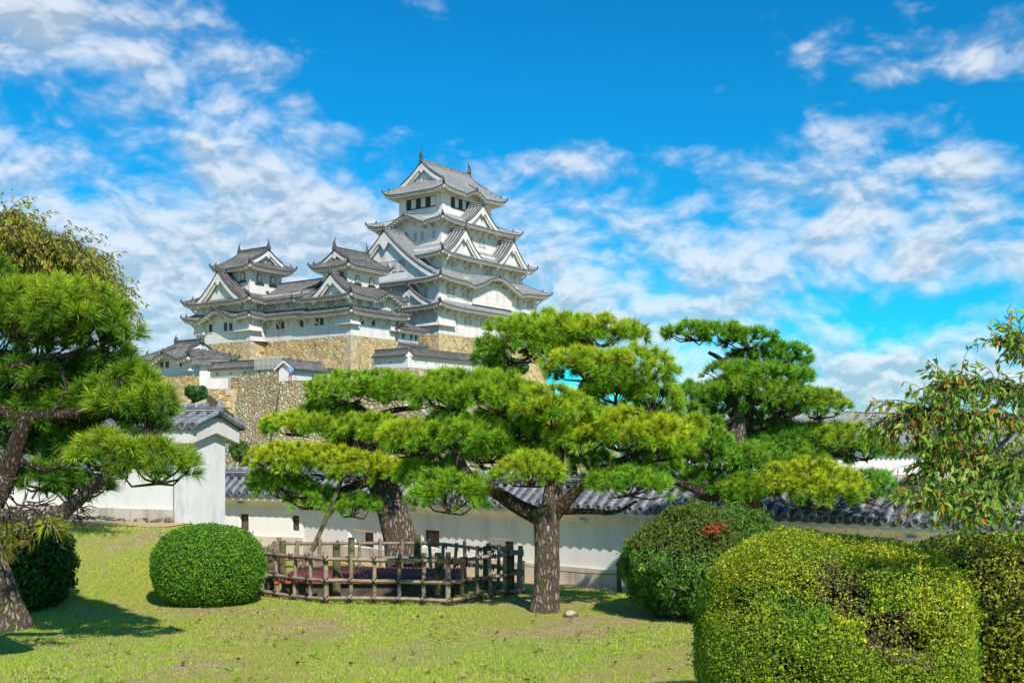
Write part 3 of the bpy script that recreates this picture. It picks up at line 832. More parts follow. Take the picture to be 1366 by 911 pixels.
# ---------------------------------------------------------------- great keep
ANG = R(54); U = np.array([math.cos(ANG), math.sin(ANG)]); Vv = np.array([-math.sin(ANG), math.cos(ANG)])
KC = np.array([-11.76, 200.0])
keep = empty('castle_keep', (KC[0], KC[1], 21.2), ANG, 'tallest white castle tower, six storeys with stacked grey-tiled roofs', 'castle tower')
z = lambda v: v - 21.2
walls(keep, 0, 0, 14, 10, z(21.2), z(26.6)); walls(keep, 0, 0, 13.98, 9.98, z(26.61), z(31.2)); walls(keep, 0, 0, 11.5, 8.5, z(31.21), z(36.0))
walls(keep, 0, 0, 9.5, 6.8, z(36.01), z(41.8)); walls(keep, 0, 0, 6.9, 4.93, z(41.81), z(48.0))
skirt(keep, 0, 0, (13.9, 9.9), (15.9, 11.9), z(26.8), z(25.55), (14, 10))
skirt(keep, 0, 0, (11.4, 8.4), (15.9, 11.9), z(32.3), z(30.0), (14, 10), bumps=((0, .2, 6.3, 1.9),))
skirt(keep, 0, 0, (9.4, 6.7), (13.4, 10.4), z(36.9), z(34.5), (11.5, 8.5))
skirt(keep, 0, 0, (6.8, 4.85), (11.3, 8.6), z(42.7), z(40.75), (9.5, 6.8), bumps=((3, 0, 3.9, 1.3),))
rt = skirt(keep, 0, 0, (6.2, 4.5), (8.9, 6.9), z(48.9), z(46.5), (6.9, 4.93), up=.6, bumps=((0, .2, 2.7, .9),), bracket=False)
gable(keep, 0, 0, 3, 0, 4.6, 6.75, -6.75, z(48.75), z(52.1), both=True, curve=.32, name='main_gable_roof')
shachi(keep, (-6.7, 0, z(52.7)), (1, 0), 1.1); shachi(keep, (6.7, 0, z(52.7)), (-1, 0), 1.1)
gable(keep, 0, 0, 3, -1.0, 10.6, 15.2, 9.3, z(31.0), z(39.0), curve=.36)          # big west gable
gable(keep, 0, 0, 3, 5.0, 4.6, 15.7, 12.5, z(26.0), z(28.9), curve=.35)
gable(keep, 0, 0, 0, -7.2, 4.6, 10.2, 6.5, z(34.8), z(39.2), curve=.35)
gable(keep, 0, 0, 0, 6.6, 4.6, 10.2, 6.5, z(34.8), z(39.2), curve=.35)
gable(keep, 0, 0, 0, 0, 4.6, 8.4, 4.8, z(41.1), z(44.7), curve=.35)
gable(keep, 0, 0, 2, 0, 4.6, 8.4, 4.8, z(41.1), z(44.7), curve=.35)
for k, dd, zz, st, xs_, w_, h_ in (
        (0, 10, 24.0, 'lattice', (-10.9, -9.7, -6.9, -5.7, -2.6, -1.4, 2, 3.2, 6.5, 7.7, 11), .8, 1.5),
        (0, 10, 28.5, 'lattice', (-11.4, -10.2, -7.4, -6.2, 8.2, 11.4, 12.5), .8, 1.6),
        (0, 8.5, 33.5, 'lattice', (-9.6, -8.5, -5.0, -3.9, 1.0, 2.1, 8.1, 9.2), .8, 1.35),
        (0, 6.8, 38.6, 'lattice', (-2.2, -1.1, 1.2, 2.3), .75, 1.3),
        (3, 10, 24.0, 'lattice', (5.6, 6.9), .9, 1.8), (3, 10, 28.2, 'lattice', (7.2,), .8, 1.3),
        (3, 8.5, 33.6, 'lattice', (5.2,), .8, 1.2),
        (3, 6.8, 38.5, 'lattice', (1.0, 2.6, 5.1), .8, 1.5), (3, 6.8, 40.1, 'lattice', (3.2, 4.9), .7, .7),
        (3, 14.5, 33.0, 'lattice', (-2.6, -.9, .8, 2.5), 1.2, 1.7)):
    for x in xs_: window(keep, 0, 0, k, x, {0: dd, 3: dd + (4 if dd == 10 else 3 if dd == 8.5 else 2.7 if dd == 6.8 else 0)}[k], z(zz), w_, h_, st)
for x in (-2.1, .1, 2.3): window(keep, 0, 0, 3, x, 6.9, z(44.9), 2.1, 1.6, 'sliding')
for x in (-3.6, -1.5, .6, 2.7): window(keep, 0, 0, 0, x, 4.93, z(44.9), 2.0, 1.6, 'sliding')
b = MB()   # broad lattice bay under the curved gable
b.box([.2, -10.15, z(28.6)], [5.6, .16, 1.75], 'plaster_keep')
for i in range(29): b.box([-5.2 + i * .385, -10.35, z(28.75)], [.075, .05, 1.35], 'plaster_keep')
b.box([.2, -10.4, z(26.98)], [5.7, .12, .12], 'plaster_keep'); b.obj('lattice_bay', keep)
flare(keep, 0, 0, 0, -14.5, -10.2, 10, z(22.7), z(24.9)); flare(keep, 0, 0, 3, 6.0 - .6, 10.05, 14, z(22.7), z(24.9))
flare(keep, 0, 0, 0, 10.2, 14.5, 10, z(22.7), z(24.9))

def LP(c, p, q): return c + U * p + Vv * q
stone_mass('stone_base', [LP(KC, -14.1, -10.1), LP(KC, 14.1, -10.1), LP(KC, 14.1, 10.1), LP(KC, -14.1, 10.1)], 21.2, 6, .28, 'stone_yellow', 'yellow stone base carrying the tallest tower', 'stone base')

# ---------------------------------------------------------------- west small keep, corridor and inui small keep
P2 = np.array([-23.65, 165.0]); ZB = 19.1
def fr(c, name, label, cat='castle tower', zz=ZB, group=None): return empty(name, (c[0], c[1], zz), ANG, label, cat, group)
# west small keep: 10 (u) x 9.5 (v)
wc = LP(P2, 5.0, 4.6)
wk = fr(wc, 'castle_turret', 'middle small white castle turret, its gable facing left, joined to the long gallery')
z = lambda v: v - ZB
walls(wk, 0, 0, 5.0, 4.6, 0, z(25.6)); walls(wk, -.2, 0, 3.4, 2.6, z(25.61), z(30.6))
skirt(wk, 0, 0, (4.9, 4.5), (6.5, 6.1), z(23.6), z(22.55), (5.0, 4.6), TD, sides=(0, 1, 3), up=.35)
skirt(wk, 0, 0, (3.3, 2.6), (6.5, 6.1), z(26.9), z(24.85), (5.0, 4.6), TD, bumps=((0, 2.0, 2.7, 1.1),), up=.45, sides=(0, 1, 2, 3))
gable(wk, 0, 0, 3, 1.6, 4.0, 6.3, 2.5, z(25.1), z(28.3), TD, curve=.35)
skirt(wk, -.2, 0, (3.2, 2.4), (4.8, 4.1), z(30.9), z(29.55), (3.4, 2.6), TD, up=.45, bracket=False)
gable(wk, -.2, 0, 3, 0, 2.5, 3.6, -3.6, z(30.8), z(32.3), TD, both=True, curve=.3, name='main_gable_roof')
shachi(wk, (-3.7, 0, z(32.8)), (1, 0), .8); shachi(wk, (3.3, 0, z(32.8)), (-1, 0), .8)
for x in (-1.6, 1.4): window(wk, -.2, 0, 0, x + .3, 2.6, z(27.9), .95, 1.25, 'kato')
window(wk, -.2, 0, 3, .2, 3.4, z(28.7), .8, .9, 'lattice')
for x in (-3.2, -.6, 1.8): window(wk, 0, 0, 0, x, 4.6, z(24.15), .8, 1.0)
for x in (-2.6, -.2): window(wk, 0, 0, 0, x, 4.6, z(21.4), .7, 1.0, 'dark')
for x in (-3.5, -.2, .9, 3.1): window(wk, 0, 0, 3, x, 5.0, z(24.1), .8, 1.1)
for x in (-2.5, -1.4): window(wk, 0, 0, 3, x, 5.0, z(21.5), .75, 1.1, 'dark')
flare(wk, 0, 0, 0, -5.5, -3.6, 4.6, z(20.9), z(22.7)); flare(wk, 0, 0, 3, 2.0, 4.65, 5.0, z(20.9), z(22.7)); flare(wk, 0, 0, 0, 3.3, 5.3, 4.6, z(20.6), z(22.6))
# corridor: front face on p=0 from q=9.2 to 18.3
cc = LP(P2, 4.0, 14.2)
co_ = fr(cc, 'castle_gallery', 'long two-storey white gallery linking the two small turrets', 'castle gallery')
walls(co_, 0, 0, 4.0, 5.2, 0, z(26.3))
skirt(co_, 0, 0, (3.9, 5.2), (5.5, 5.2), z(23.8), z(22.85), (4.0, 5.2), TD, sides=(3,), up=0)
skirt(co_, 0, 0, (0.15, 5.2), (5.5, 5.2), z(28.5), z(25.3), (4.0, 5.2), TD, sides=(3, 1), up=0)
b = MB(); b.path([[0, -5.2, z(28.45)], [0, 5.2, z(28.45)]], .4, .35, 'tile_dark'); b.path([[0, -5.2, z(28.8)], [0, 5.2, z(28.8)]], .5, .07, 'ridge_dark', .003); b.obj('ridge', co_)
for x in (-2.3, .8, 1.9): window(co_, 0, 0, 3, x, 4.0, z(24.4), .8, 1.1)
for x in (-1.4, -.3, 3.9): window(co_, 0, 0, 3, x, 4.0, z(21.5), .75, 1.1, 'dark')
# inui keep: corner R, 12.9 (v) x 9 (u)
Rc = LP(P2, -3.1, 18.4)
ic = LP(Rc, 5.0, 6.45)
ik = fr(ic, 'castle_turret', 'leftmost small white castle turret, its ridge end facing right')
walls(ik, 0, 0, 5.0, 6.45, 0, z(25.9)); tcx, tcy = -.1, -1.6
walls(ik, tcx, tcy, 3.3, 2.95, z(25.91), z(32.0))
skirt(ik, 0, 0, (4.9, 6.35), (6.6, 8.0), z(23.9), z(22.85), (5.0, 6.45), TD, up=.4, bumps=((3, 0, 3.9, 1.3),), sides=(0, 2, 3))
skirt(ik, 0, 0, (3.2, 3.0), (6.6, 8.0), z(27.6), z(25.3), (5.0, 6.45), TD, up=.5)
gable(ik, 0, 0, 3, .3, 5.3, 6.3, 2.6, z(25.7), z(30.2), TD, curve=.38)
skirt(ik, tcx, tcy, (3.1, 2.6), (4.8, 4.6), z(32.2), z(30.75), (3.3, 2.95), TD, up=.5, bracket=False)
gable(ik, tcx, tcy, 0, 0, 3.0, 3.6, -3.4, z(32.1), z(34.0), TD, both=True, curve=.32, name='main_gable_roof')
shachi(ik, (tcx, tcy - 3.5, z(34.5)), (0, 1), .7); shachi(ik, (tcx, tcy + 3.4, z(34.5)), (0, -1), .7)
window(ik, tcx, tcy, 3, 1.3, 3.3, z(29.5), 1.1, 1.5, 'kato')
for x in (-1.4, 1.4): window(ik, tcx, tcy, 0, x, 2.95, z(29.3), 1.1, 1.5, 'kato')
window(ik, tcx, tcy, 0, .1, 2.95, z(30.9), .7, .6); window(ik, tcx, tcy, 0, .3, 2.95, z(27.2), .6, .6, 'dark')
for x in (-2.7, 3.2, 4.4): window(ik, 0, 0, 3, x, 5.0, z(24.5), .9, 1.1)
for x in (-2.9, .7, 1.95): window(ik, 0, 0, 3, x, 5.0, z(21.6), .75, 1.3, 'dark')
window(ik, 0, 0, 0, -3.2, 6.45, z(24.4), .8, 1.0)
flare(ik, 0, 0, 3, 3.4, 6.5, 5.0, z(20.8), z(22.9)); flare(ik, 0, 0, 3, -6.5, -4.0, 5.0, z(20.8), z(22.9)); flare(ik, 0, 0, 0, -5.5, -3.0, 6.45, z(20.8), z(22.9))
# shared stone base
poly = [LP(P2, -.1, -.1), LP(P2, 10.2, -.1), LP(P2, 10.2, 31.5), LP(P2, -3.2, 31.5), LP(P2, -3.2, 18.3), LP(P2, -.1, 18.3)]
stone_mass('stone_base', poly, ZB, 6, .26, 'stone_yellow', 'yellow stone base under the two small turrets and the gallery', 'stone base')

# small stepped gatehouse between the small keep and the great keep
gc = LP(P2, 10.0 + 2.6, 1.9)
gh = fr(gc, 'castle_gatehouse', 'narrow white gatehouse squeezed between the middle turret and the tallest tower', 'gatehouse', 14)
walls(gh, 0, 0, 2.5, 2.2, 0, 7.2)
skirt(gh, 0, 0, (2.4, 2.1), (3.5, 3.2), 5.0, 4.35, (2.5, 2.2), TD, sides=(0, 1), up=.15, bracket=False, orn=False)
skirt(gh, 0, 0, (1.2, .2), (3.6, 3.3), 8.2, 6.75, (2.5, 2.2), TD, up=.2, bracket=False)
for x in (-1.4, .5, 1.6): window(gh, 0, 0, 0, x, 2.2, 5.85, .45, .8, 'dark')
for x in (-1.5, -.5, 1.4): window(gh, 0, 0, 0, x, 2.2, 3.6, .5, .8, 'dark')

# roofed parapet walls
def parapet(A, B, z0, zh, roofh, half, label, tl=TD, gable_end=False):
    A = np.array(A, float); B = np.array(B, float); L = float(np.linalg.norm(B - A)); d = (B - A) / L
    ro = empty('parapet_wall', (A[0], A[1], z0), math.atan2(d[1], d[0]), label, 'wall')
    b = MB(); b.box([L / 2, 0, zh / 2], [L / 2, .28, zh / 2], 'plaster_keep')
    b.box([L / 2, 0, zh - .05], [L / 2 - .01, half - .12, .10], 'plaster_keep')
    for x in (.02, L - .02): b.tris([[x, -half * .85, zh + .02], [x, half * .85, zh + .02], [x, 0, zh + roofh - .1]], [[0, 1, 2]], 'plaster_keep')
    b.obj('wall', ro)
    h = MB()
    for i in range(int(L / 2.2)): h.box([1.1 + 2.2 * i, -.29, zh * .5], [.09, .02, .11], 'window_dark')
    if h.n: h.obj('loophole', ro)
    r_ = MB(); n = max(3, int(L / .42)); w = L / n
    for sg in (-1, 1):
        X = []; H = []; cm = []
        for i in range(n):
            for fo, hh in ((0, 0), (.50, 0), (.58, 1), (.92, 1)): X.append((i + fo) * w); H.append(hh * .09)
            cm += [tl[1], tl[0], tl[0], tl[0]]
        X.append(L); H.append(0); X = np.array(X); H = np.array(H)
        r_.grid(np.stack([np.stack([X, np.full_like(X, sg * half * f), zh + .1 + roofh * (1 - f * (1.2 - .2 * f)) + H - e], 1) for f, e in ((0, 0), (.5, 0), (1, 0), (1.005, .2))], 1), tl[0], cm)
    r_.obj('tiled_roof', ro)
    g = MB(); g.box([L / 2, 0, zh + roofh + .2], [L / 2, .16, .16], tl[0]); g.box([L / 2, 0, zh + roofh + .39], [L / 2, .2, .028], 'ridge_dark'); g.obj('ridge', ro)
    return ro
cw = np.array([P3(546, 600, 160)[0], 160.0])
parapet(LP(cw, 0, 6.6), cw, 14.0, 1.7, .75, .8, 'short roofed white wall length left of the corner below the tallest tower')
parapet(cw, LP(cw, 17, 0), 14.0, 1.7, .75, .8, 'roofed white wall running right from the corner below the tallest tower')
stone_mass('stone_wall', [LP(cw, -.4, -.4), LP(cw, 26, -.4), LP(cw, 26, 8), LP(cw, -.4, 8)], 14.0, 2, .25, 'stone_yellow', 'yellow stone wall below the roofed white wall under the tallest tower')

# ---------------------------------------------------------------- lower terraces
def W2(px, D): return np.array([(px - HX) / F * D, D])
# main mixed-stone terrace wall (stands in front of the castle base)
ta = W2(318, 122); tb = W2(372, 117.5); tc_ = W2(520, 112)
poly = [ta, tb, W2(380, 120), W2(560, 108), W2(760, 120), W2(900, 170), W2(500, 172), W2(318, 150)]
zt_ = CAMZ + (HY - 497) / F * 120
poly = [ta, W2(371, 118), W2(373, 123), W2(560, 116), W2(690, 130), W2(700, 165), W2(500, 160), W2(330, 150)]
stone_mass('stone_wall', poly, zt_, -2, .17, 'stone_mixed', 'high rough stone wall of mixed stones rising behind the gabled pillar and pines')
# lower, nearer projecting terrace
zt2 = 9.0
poly = [W2(373, 110), W2(640, 99), W2(690, 105), W2(690, 124), W2(373, 124)]
stone_mass('stone_wall', poly, zt2, -2, .17, 'stone_mixed', 'lower stone wall with reddish stones above the left pine pads')
# wall beyond, left: orange stones under the white wall
poly = [W2(176, 141), W2(316, 132), W2(330, 146), W2(200, 160)]
stone_mass('stone_wall', poly, CAMZ + (HY - 503) / F * 139, -2, .18, 'stone_yellow', 'orange stone wall under the small white lower turret at far left')
# low stones just behind the middle wall
poly = [W2(270, 62), W2(640, 50), W2(640, 70), W2(270, 80)]
stone_mass('stone_wall', poly, CAMZ + (HY - 590) / F * 58, -2, .3, 'stone_mixed', 'low tumbled stone wall just above the tiled roof of the long wall')
tag(bpy.context.scene.objects.get('ground'), kind='structure')
# castle hill (mostly hidden)
b = MB(); th = np.linspace(0, 2 * np.pi, 49); G = []
for f, h in ((0, 12.5), (.5, 12.4), (.75, 11), (.9, 6), (1.0, -1.0)):
    G.append(np.stack([-30 + 50 * f * np.cos(th), 215 + 50 * f * np.sin(th), np.full(49, h)], 1))
b.grid(np.stack(G, 0), 'hill'); tag(b.obj('hill', smooth=True), kind='structure')

# parapet along the terrace top, with railing
parapet(W2(283, 126), W2(386, 119.5), zt_ - .25, .9, .5, .7, 'low tiled parapet on top of the high stone wall')
parapet(W2(438, 118), W2(476, 121), zt_ - 1.4, .8, .5, .7, 'short stretch of dark tiled parapet right of the small guard house')
rl = MB(); A_, B_ = W2(340, 121), W2(384, 118); n_ = 26
for i in range(n_ + 1):
    p = A_ + (B_ - A_) * i / n_; rl.box([p[0], p[1], zt_ + 1.0], [.03, .03, .65], 'rope')
for zz in (1.15, 1.6): rl.path([[A_[0], A_[1], zt_ + zz], [B_[0], B_[1], zt_ + zz]], .05, .05, 'rope')
tag(rl.obj('railing'), 'pale railing of thin posts on the stone terrace beside the guard house', 'railing')
# little guard house
ga, gb = W2(389, 112), W2(434, 117); Lg = float(np.linalg.norm(gb - ga)); dg = (gb - ga) / Lg
gr = empty('guard_house', (ga[0], ga[1], 9.0), math.atan2(dg[1], dg[0]), 'tiny white guard house with tiled gable roof on the stone terrace', 'guard house')
b = MB(); b.box([Lg / 2, .8, .7], [Lg / 2, .8, .75], 'plaster_keep'); b.tris([[0, 0, 1.45], [0, 1.6, 1.45], [0, .8, 2.1]], [[0, 1, 2]], 'plaster_keep'); b.obj('wall', gr)
b = MB()
for sg in (-1, 1):
    n = int(Lg / .3)
    X = []; H = []; cm = []
    for i in range(n):
        for fo, hh in ((0, 0), (.50, 0), (.58, 1), (.92, 1)): X.append(-.25 + (i + fo) * (Lg + .5) / n); H.append(hh * .07)
        cm += [TD[1], TD[0], TD[0], TD[0]]
    X.append(Lg + .25); H.append(0); X = np.array(X); H = np.array(H)
    b.grid(np.stack([np.stack([X, np.full_like(X, .8 + sg * 1.2 * f), 2.25 - .85 * f + H - e], 1) for f, e in ((0, 0), (1, 0), (1.004, .14))], 1), 'tile_dark', cm)
b.path([[-.3, .8, 2.2], [Lg + .3, .8, 2.2]], .25, .25, 'tile_dark'); b.obj('tiled_roof', gr)
b = MB()
for sg in (-1, 1): b.path([[-.27, .8, 2.0], [-.27, .8 + sg * 1.2, 1.15]], .06, .22, 'plaster_keep')
b.obj('gable_board', gr)
for x in (Lg * .62, Lg * .70, Lg * .8): b = MB(); b.box([x, -.02, .55], [.12, .03, .4], 'window_dark'); b.obj('window', gr)

# low turret at the left (D ~ 140) : ridge along v
LT = W2(258, 138)          # its near corner
zl0 = CAMZ + (HY - 504) / F * 140
lt = fr(LP(LT, 2.6, 4.3), 'castle_turret', 'low dark-roofed white turret at far left below the castle, curved gable over its windows', 'castle tower', zl0)
walls(lt, 0, 0, 2.6, 3.4, 0, 2.6)
skirt(lt, 0, 0, (1.3, 2.2), (3.9, 4.9), 3.9, 2.25, (2.6, 3.4), TD, up=.35, bumps=((3, 0, 2.4, .75),), bracket=False, sp=.4)
gable(lt, 0, 0, 0, 0, 1.5, 2.6, -2.3, 3.8, 4.5, TD, both=True, curve=.3, name='main_gable_roof', sp=.4)
shachi(lt, (0, -2.6, 4.7), (0, 1), .6); shachi(lt, (0, 2.6, 4.7), (0, -1), .6)
for x in (-1.9, -.8, 2.0): window(lt, 0, 0, 3, x, 2.6, 1.7, .65, .8, 'dark')
flare(lt, 0, 0, 3, -3.9, -2.6, 2.6, .9, 2.1, .4); flare(lt, 0, 0, 3, 2.4, 3.9, 2.6, .9, 2.1, .4)
stone_mass('stone_wall', [W2(262, 129.4), W2(318, 129.4), W2(322, 134), W2(262, 134)], CAMZ + (HY - 519) / F * 130, -2, .1, 'stone_yellow', 'short orange stone wall under the plain white block at far left')
# white block to its right
bq = empty('gate_wall', (W2(266, 130)[0], 130, CAMZ + (HY - 519) / F * 130), R(-8), 'plain white wall block with small tiled roof right of the low turret', 'wall')
b = MB(); b.box([1.75, .4, 1.3], [1.75, .4, 1.45], 'plaster_keep'); b.obj('wall', bq)
b = MB()
for sg in (-1, 1):
    X = np.linspace(-.9, 3.7, 60); H = np.where(np.arange(60) % 4 < 2, 0, .09)
    b.grid(np.stack([np.stack([X, np.full(60, .4 + sg * .9 * f), 3.5 - .7 * f + H - e], 1) for f, e in ((0, 0), (1, 0), (1.004, .16))], 1), 'tile_dark')
b.path([[-.9, .4, 3.5], [3.7, .4, 3.5]], .3, .3, 'tile_dark'); b.obj('tiled_roof', bq)
parapet(W2(120, 150), W2(212, 146), CAMZ + (HY - 499) / F * 148, .5, .6, .9, 'greyish tiled roof stretch at far left behind the pine')

# ---------------------------------------------------------------- storehouse at the right
sA, sB = W2(912, 52), W2(1440, 66); Ls = float(np.linalg.norm(sB - sA)); ds = (sB - sA) / Ls
sr = empty('storehouse', (sA[0], sA[1], 1.0), math.atan2(ds[1], ds[0]), 'long white storehouse with pale grey tiled roof behind the right-hand pine', 'building')
b = MB(); b.box([Ls / 2, 2.6, .9], [Ls / 2, 2.6, .95], 'plaster_keep'); b.obj('wall', sr)
b = MB(); n = int(Ls / .34); X = []; H = []; cm = []
for i in range(n):
    for fo, hh in ((0, 0), (.50, 0), (.58, 1), (.92, 1)): X.append(-.4 + (i + fo) * (Ls + .8) / n); H.append(hh * .08)
    cm += [TL[1], TL[0], TL[0], TL[0]]
X.append(Ls + .4); H.append(0); X = np.array(X); H = np.array(H)
for sg in (-1, 1):
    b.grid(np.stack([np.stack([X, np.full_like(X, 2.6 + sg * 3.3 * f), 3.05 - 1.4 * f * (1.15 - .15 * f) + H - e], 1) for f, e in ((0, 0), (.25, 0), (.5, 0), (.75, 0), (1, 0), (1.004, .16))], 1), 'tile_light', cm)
b.obj('tiled_roof', sr)
b = MB(); b.box([Ls / 2, 2.6, 3.12], [Ls / 2 + .4, .2, .16], 'tile_light')
for i in range(int(Ls / .34)): b.tube([[i * .34, 2.6, 3.33], [i * .34 + .3, 2.6, 3.33]], .1, 'tile_light', 6)
b.obj('ridge', sr)
b = MB(); b.box([3.0, 2.6, 2.75], [.12, 2.2, .3], 'ridge_dark'); 
stone_mass('stone_wall', [sA + [0, -.5], sB + [0, -.5], sB + [0, 9], sA + [0, 9]], 1.0, -1.2, .25, 'stone_yellow', 'yellow stone footing under the long storehouse at right')
# ---------------------------------------------------------------- vegetation helpers
def unit(v): return v / (np.linalg.norm(v, axis=-1, keepdims=True) + 1e-9)
def needles(C, Dr, nn, L, spread=1.15, w=.006, base=(.06, .16, .015), tip=(.18, .42, .03), yel=None):
    """long paired needles fanning out of shoots; returns V, T, colour"""
    N = len(C); C = np.repeat(C, nn, 0); D0 = np.repeat(Dr, nn, 0)
    a = rng.normal(size=(N * nn, 3)); a = unit(a - D0 * (a * D0).sum(1, keepdims=True))
    th = np.minimum(rng.uniform(0, 1, N * nn) ** .8 * 1.05 * spread, 1.75) + .04
    d = D0 * np.cos(th)[:, None] + a * np.sin(th)[:, None]
    ln = L * rng.uniform(.65, 1.1, N * nn)
    sh = rng.uniform(-.30, .10, N * nn)[:, None] * L * D0
    P0 = C + sh; mid = P0 + d * (ln * .55)[:, None]; P1 = P0 + d * ln[:, None] + np.array([0, 0, -1]) * (ln * .10)[:, None]
    s = unit(np.cross(d, rng.normal(size=d.shape))) * (w * .5)
    V = np.stack([P0 - s, P0 + s, mid + s * .9, P1, mid - s * .9], 1).reshape(-1, 3)
    i = np.arange(N * nn) * 5
    T = np.concatenate([np.stack([i, i + 1, i + 2], 1), np.stack([i, i + 2, i + 4], 1), np.stack([i + 4, i + 2, i + 3], 1)])
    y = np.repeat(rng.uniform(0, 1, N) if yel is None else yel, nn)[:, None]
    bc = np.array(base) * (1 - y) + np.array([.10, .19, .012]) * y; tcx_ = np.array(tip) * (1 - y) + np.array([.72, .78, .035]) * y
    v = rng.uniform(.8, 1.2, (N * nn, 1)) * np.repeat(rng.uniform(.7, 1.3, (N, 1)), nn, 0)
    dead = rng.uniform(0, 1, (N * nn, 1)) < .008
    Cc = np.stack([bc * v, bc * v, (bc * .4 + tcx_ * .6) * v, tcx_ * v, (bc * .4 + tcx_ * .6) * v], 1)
    Cc = np.where(dead[:, :, None], np.array([.25, .13, .05]), Cc)
    return V, T, Cc.reshape(-1, 3)

def pad(tree, c, r, dens=92, nn=70, L=.145, w=.0065, yel=.35, tilt=0.0, base=(.08, .20, .018), tip=(.27, .58, .035), label=None, seed=0, attach=None, under=.35, tw=True):
    """one cloud-pruned cushion of needles on its twigs"""
    c = np.asarray(c, float); r = np.asarray(r, float)
    area = 2.2 * np.pi * (r[0] * r[1] + .35 * (r[0] + r[1]) * r[2])
    N = int(dens * area * .55)
    u = unit(rng.normal(size=(N * 2, 3))); u = u[u[:, 2] > -.45 * rng.uniform(0, 1, len(u)) ** 1.2 * (under / .35)][:N]
    lump = 1 + .13 * wob(u * 2.4 + seed * 3.1, 1.3, seed) + .13 * wob(u * 5.0 + seed, 1.6, seed + 1)
    shell = np.where(rng.uniform(0, 1, len(u)) < .72, rng.uniform(.88, 1.03, len(u)), rng.uniform(.45, .9, len(u)))
    P_ = c + u * r * (lump * shell)[:, None]
    P_[:, 2] += tilt * (P_[:, 0] - c[0])
    nrm = unit(u / r); Dr = unit(nrm * .75 + np.array([0, 0, .55]) + rng.normal(0, .25, u.shape))
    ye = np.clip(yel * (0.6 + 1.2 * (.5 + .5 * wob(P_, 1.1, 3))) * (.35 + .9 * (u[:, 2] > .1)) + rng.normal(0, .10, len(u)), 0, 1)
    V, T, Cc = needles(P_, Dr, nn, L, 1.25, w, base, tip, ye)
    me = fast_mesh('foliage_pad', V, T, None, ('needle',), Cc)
    o = link_obj('foliage_pad', me, tree, label)
    # twigs inside
    if tw:
        b = MB(); k = min(40, max(10, int(N / 22))); a0 = c - [0, 0, r[2] * .55]
        for i in rng.choice(len(P_), min(k, len(P_)), replace=False):
            q = P_[i]; m_ = a0 * .5 + q * .5 + [0, 0, -r[2] * .28] + rng.normal(0, .03, 3)
            b.tube([a0, m_, q - (q - m_) * .1], [.018, .012, .006], 'bark_dark', 4, caps=False)
        b.obj('twig', o)
    return o

def trunk(tree, P_, r, m='bark', name='trunk', seg=18, sub=6, rough=.10, seed=1, label=None):
    b = MB(); b.tube(P_, r, m, seg, sub=sub, rough=rough, seed=seed); return b.obj(name, tree, label, smooth=True)
def PD(x, y, D): return P3(x, y, D)
def branch(tree, pts, r0, r1, m='bark_dark', seed=0):
    n = len(pts); P_ = np.array([P3(*p) for p in pts])
    P_[1:-1] += rng.normal(0, .02, (n - 2, 3)) if n > 2 else 0
    b = MB(); b.tube(P_, np.linspace(r0, r1, n), m, 9, sub=5, rough=.12, seed=seed); return b.obj('branch', tree, smooth=True)
def pxpad(tree, x, y, wd, h, D, k=.8, **kw):
    s = D / F * kw.pop('sc', 1.0); c = P3(x, y, D); return pad(tree, c, (wd / 2 * s * 1.08, wd / 2 * s * 1.02 * k, h / 2 * s * 1.22), seed=int(x) % 17, **kw)

# ---------------------------------------------------------------- the main pine
DA = 16.05
pa = P3(728, 812, DA); pine = empty('pine_tree', (0, 0, 0), 0, 'big cloud-pruned pine with forked brown trunk, right of the bamboo fence', 'tree')
gA = gz(pa[0], DA)
trunk(pine, [[pa[0], DA, gA - .12], [pa[0] - .01, DA, gA + .06], P3(729, 780, DA), P3(730, 740, DA), P3(729, 700, DA), P3(724, 676, DA)], [.29, .225, .195, .185, .19, .21], 'bark', seg=26, rough=.10)
branch(pine, [(722, 690, DA), (690, 676, DA), (655, 655, DA - .1), (625, 630, DA - .2), (608, 605, DA - .2), (600, 585, DA - .1)], .13, .05, 'bark_dark', 1)
branch(pine, [(732, 700, DA), (738, 650, DA + .1), (742, 600, DA + .3), (752, 560, DA + .4), (770, 525, DA + .5), (785, 500, DA + .5)], .16, .06, 'bark', 2)
branch(pine, [(738, 690, DA), (765, 655, DA - .1), (795, 632, DA - .2), (835, 612, DA - .2), (870, 596, DA - .2)], .10, .035, 'bark_dark', 3)
branch(pine, [(742, 682, DA), (790, 682, DA - .1), (820, 680, DA - .2), (850, 668, DA - .2)], .05, .02, 'bark_dark', 4)
branch(pine, [(785, 505, DA + .5), (750, 480, DA + .6), (715, 465, DA + .7), (690, 470, DA + .7)], .06, .03, 'bark_dark', 5)
branch(pine, [(785, 505, DA + .5), (830, 525, DA + .4), (865, 540, DA + .3)], .05, .025, 'bark_dark', 6)
branch(pine, [(640, 640, DA - .15), (615, 655, DA - .2), (600, 668, DA - .2)], .04, .02, 'bark_dark', 7)
branch(pine, [(600, 590, DA - .1), (560, 600, DA), (525, 600, DA + .1)], .05, .02, 'bark_dark', 8)
branch(pine, [(742, 600, DA + .3), (700, 575, DA + .2), (655, 550, DA + .2)], .06, .025, 'bark_dark', 9)
branch(pine, [(742, 600, DA + .3), (725, 590, DA - .1), (730, 580, DA - .3)], .05, .02, 'bark_dark', 9)
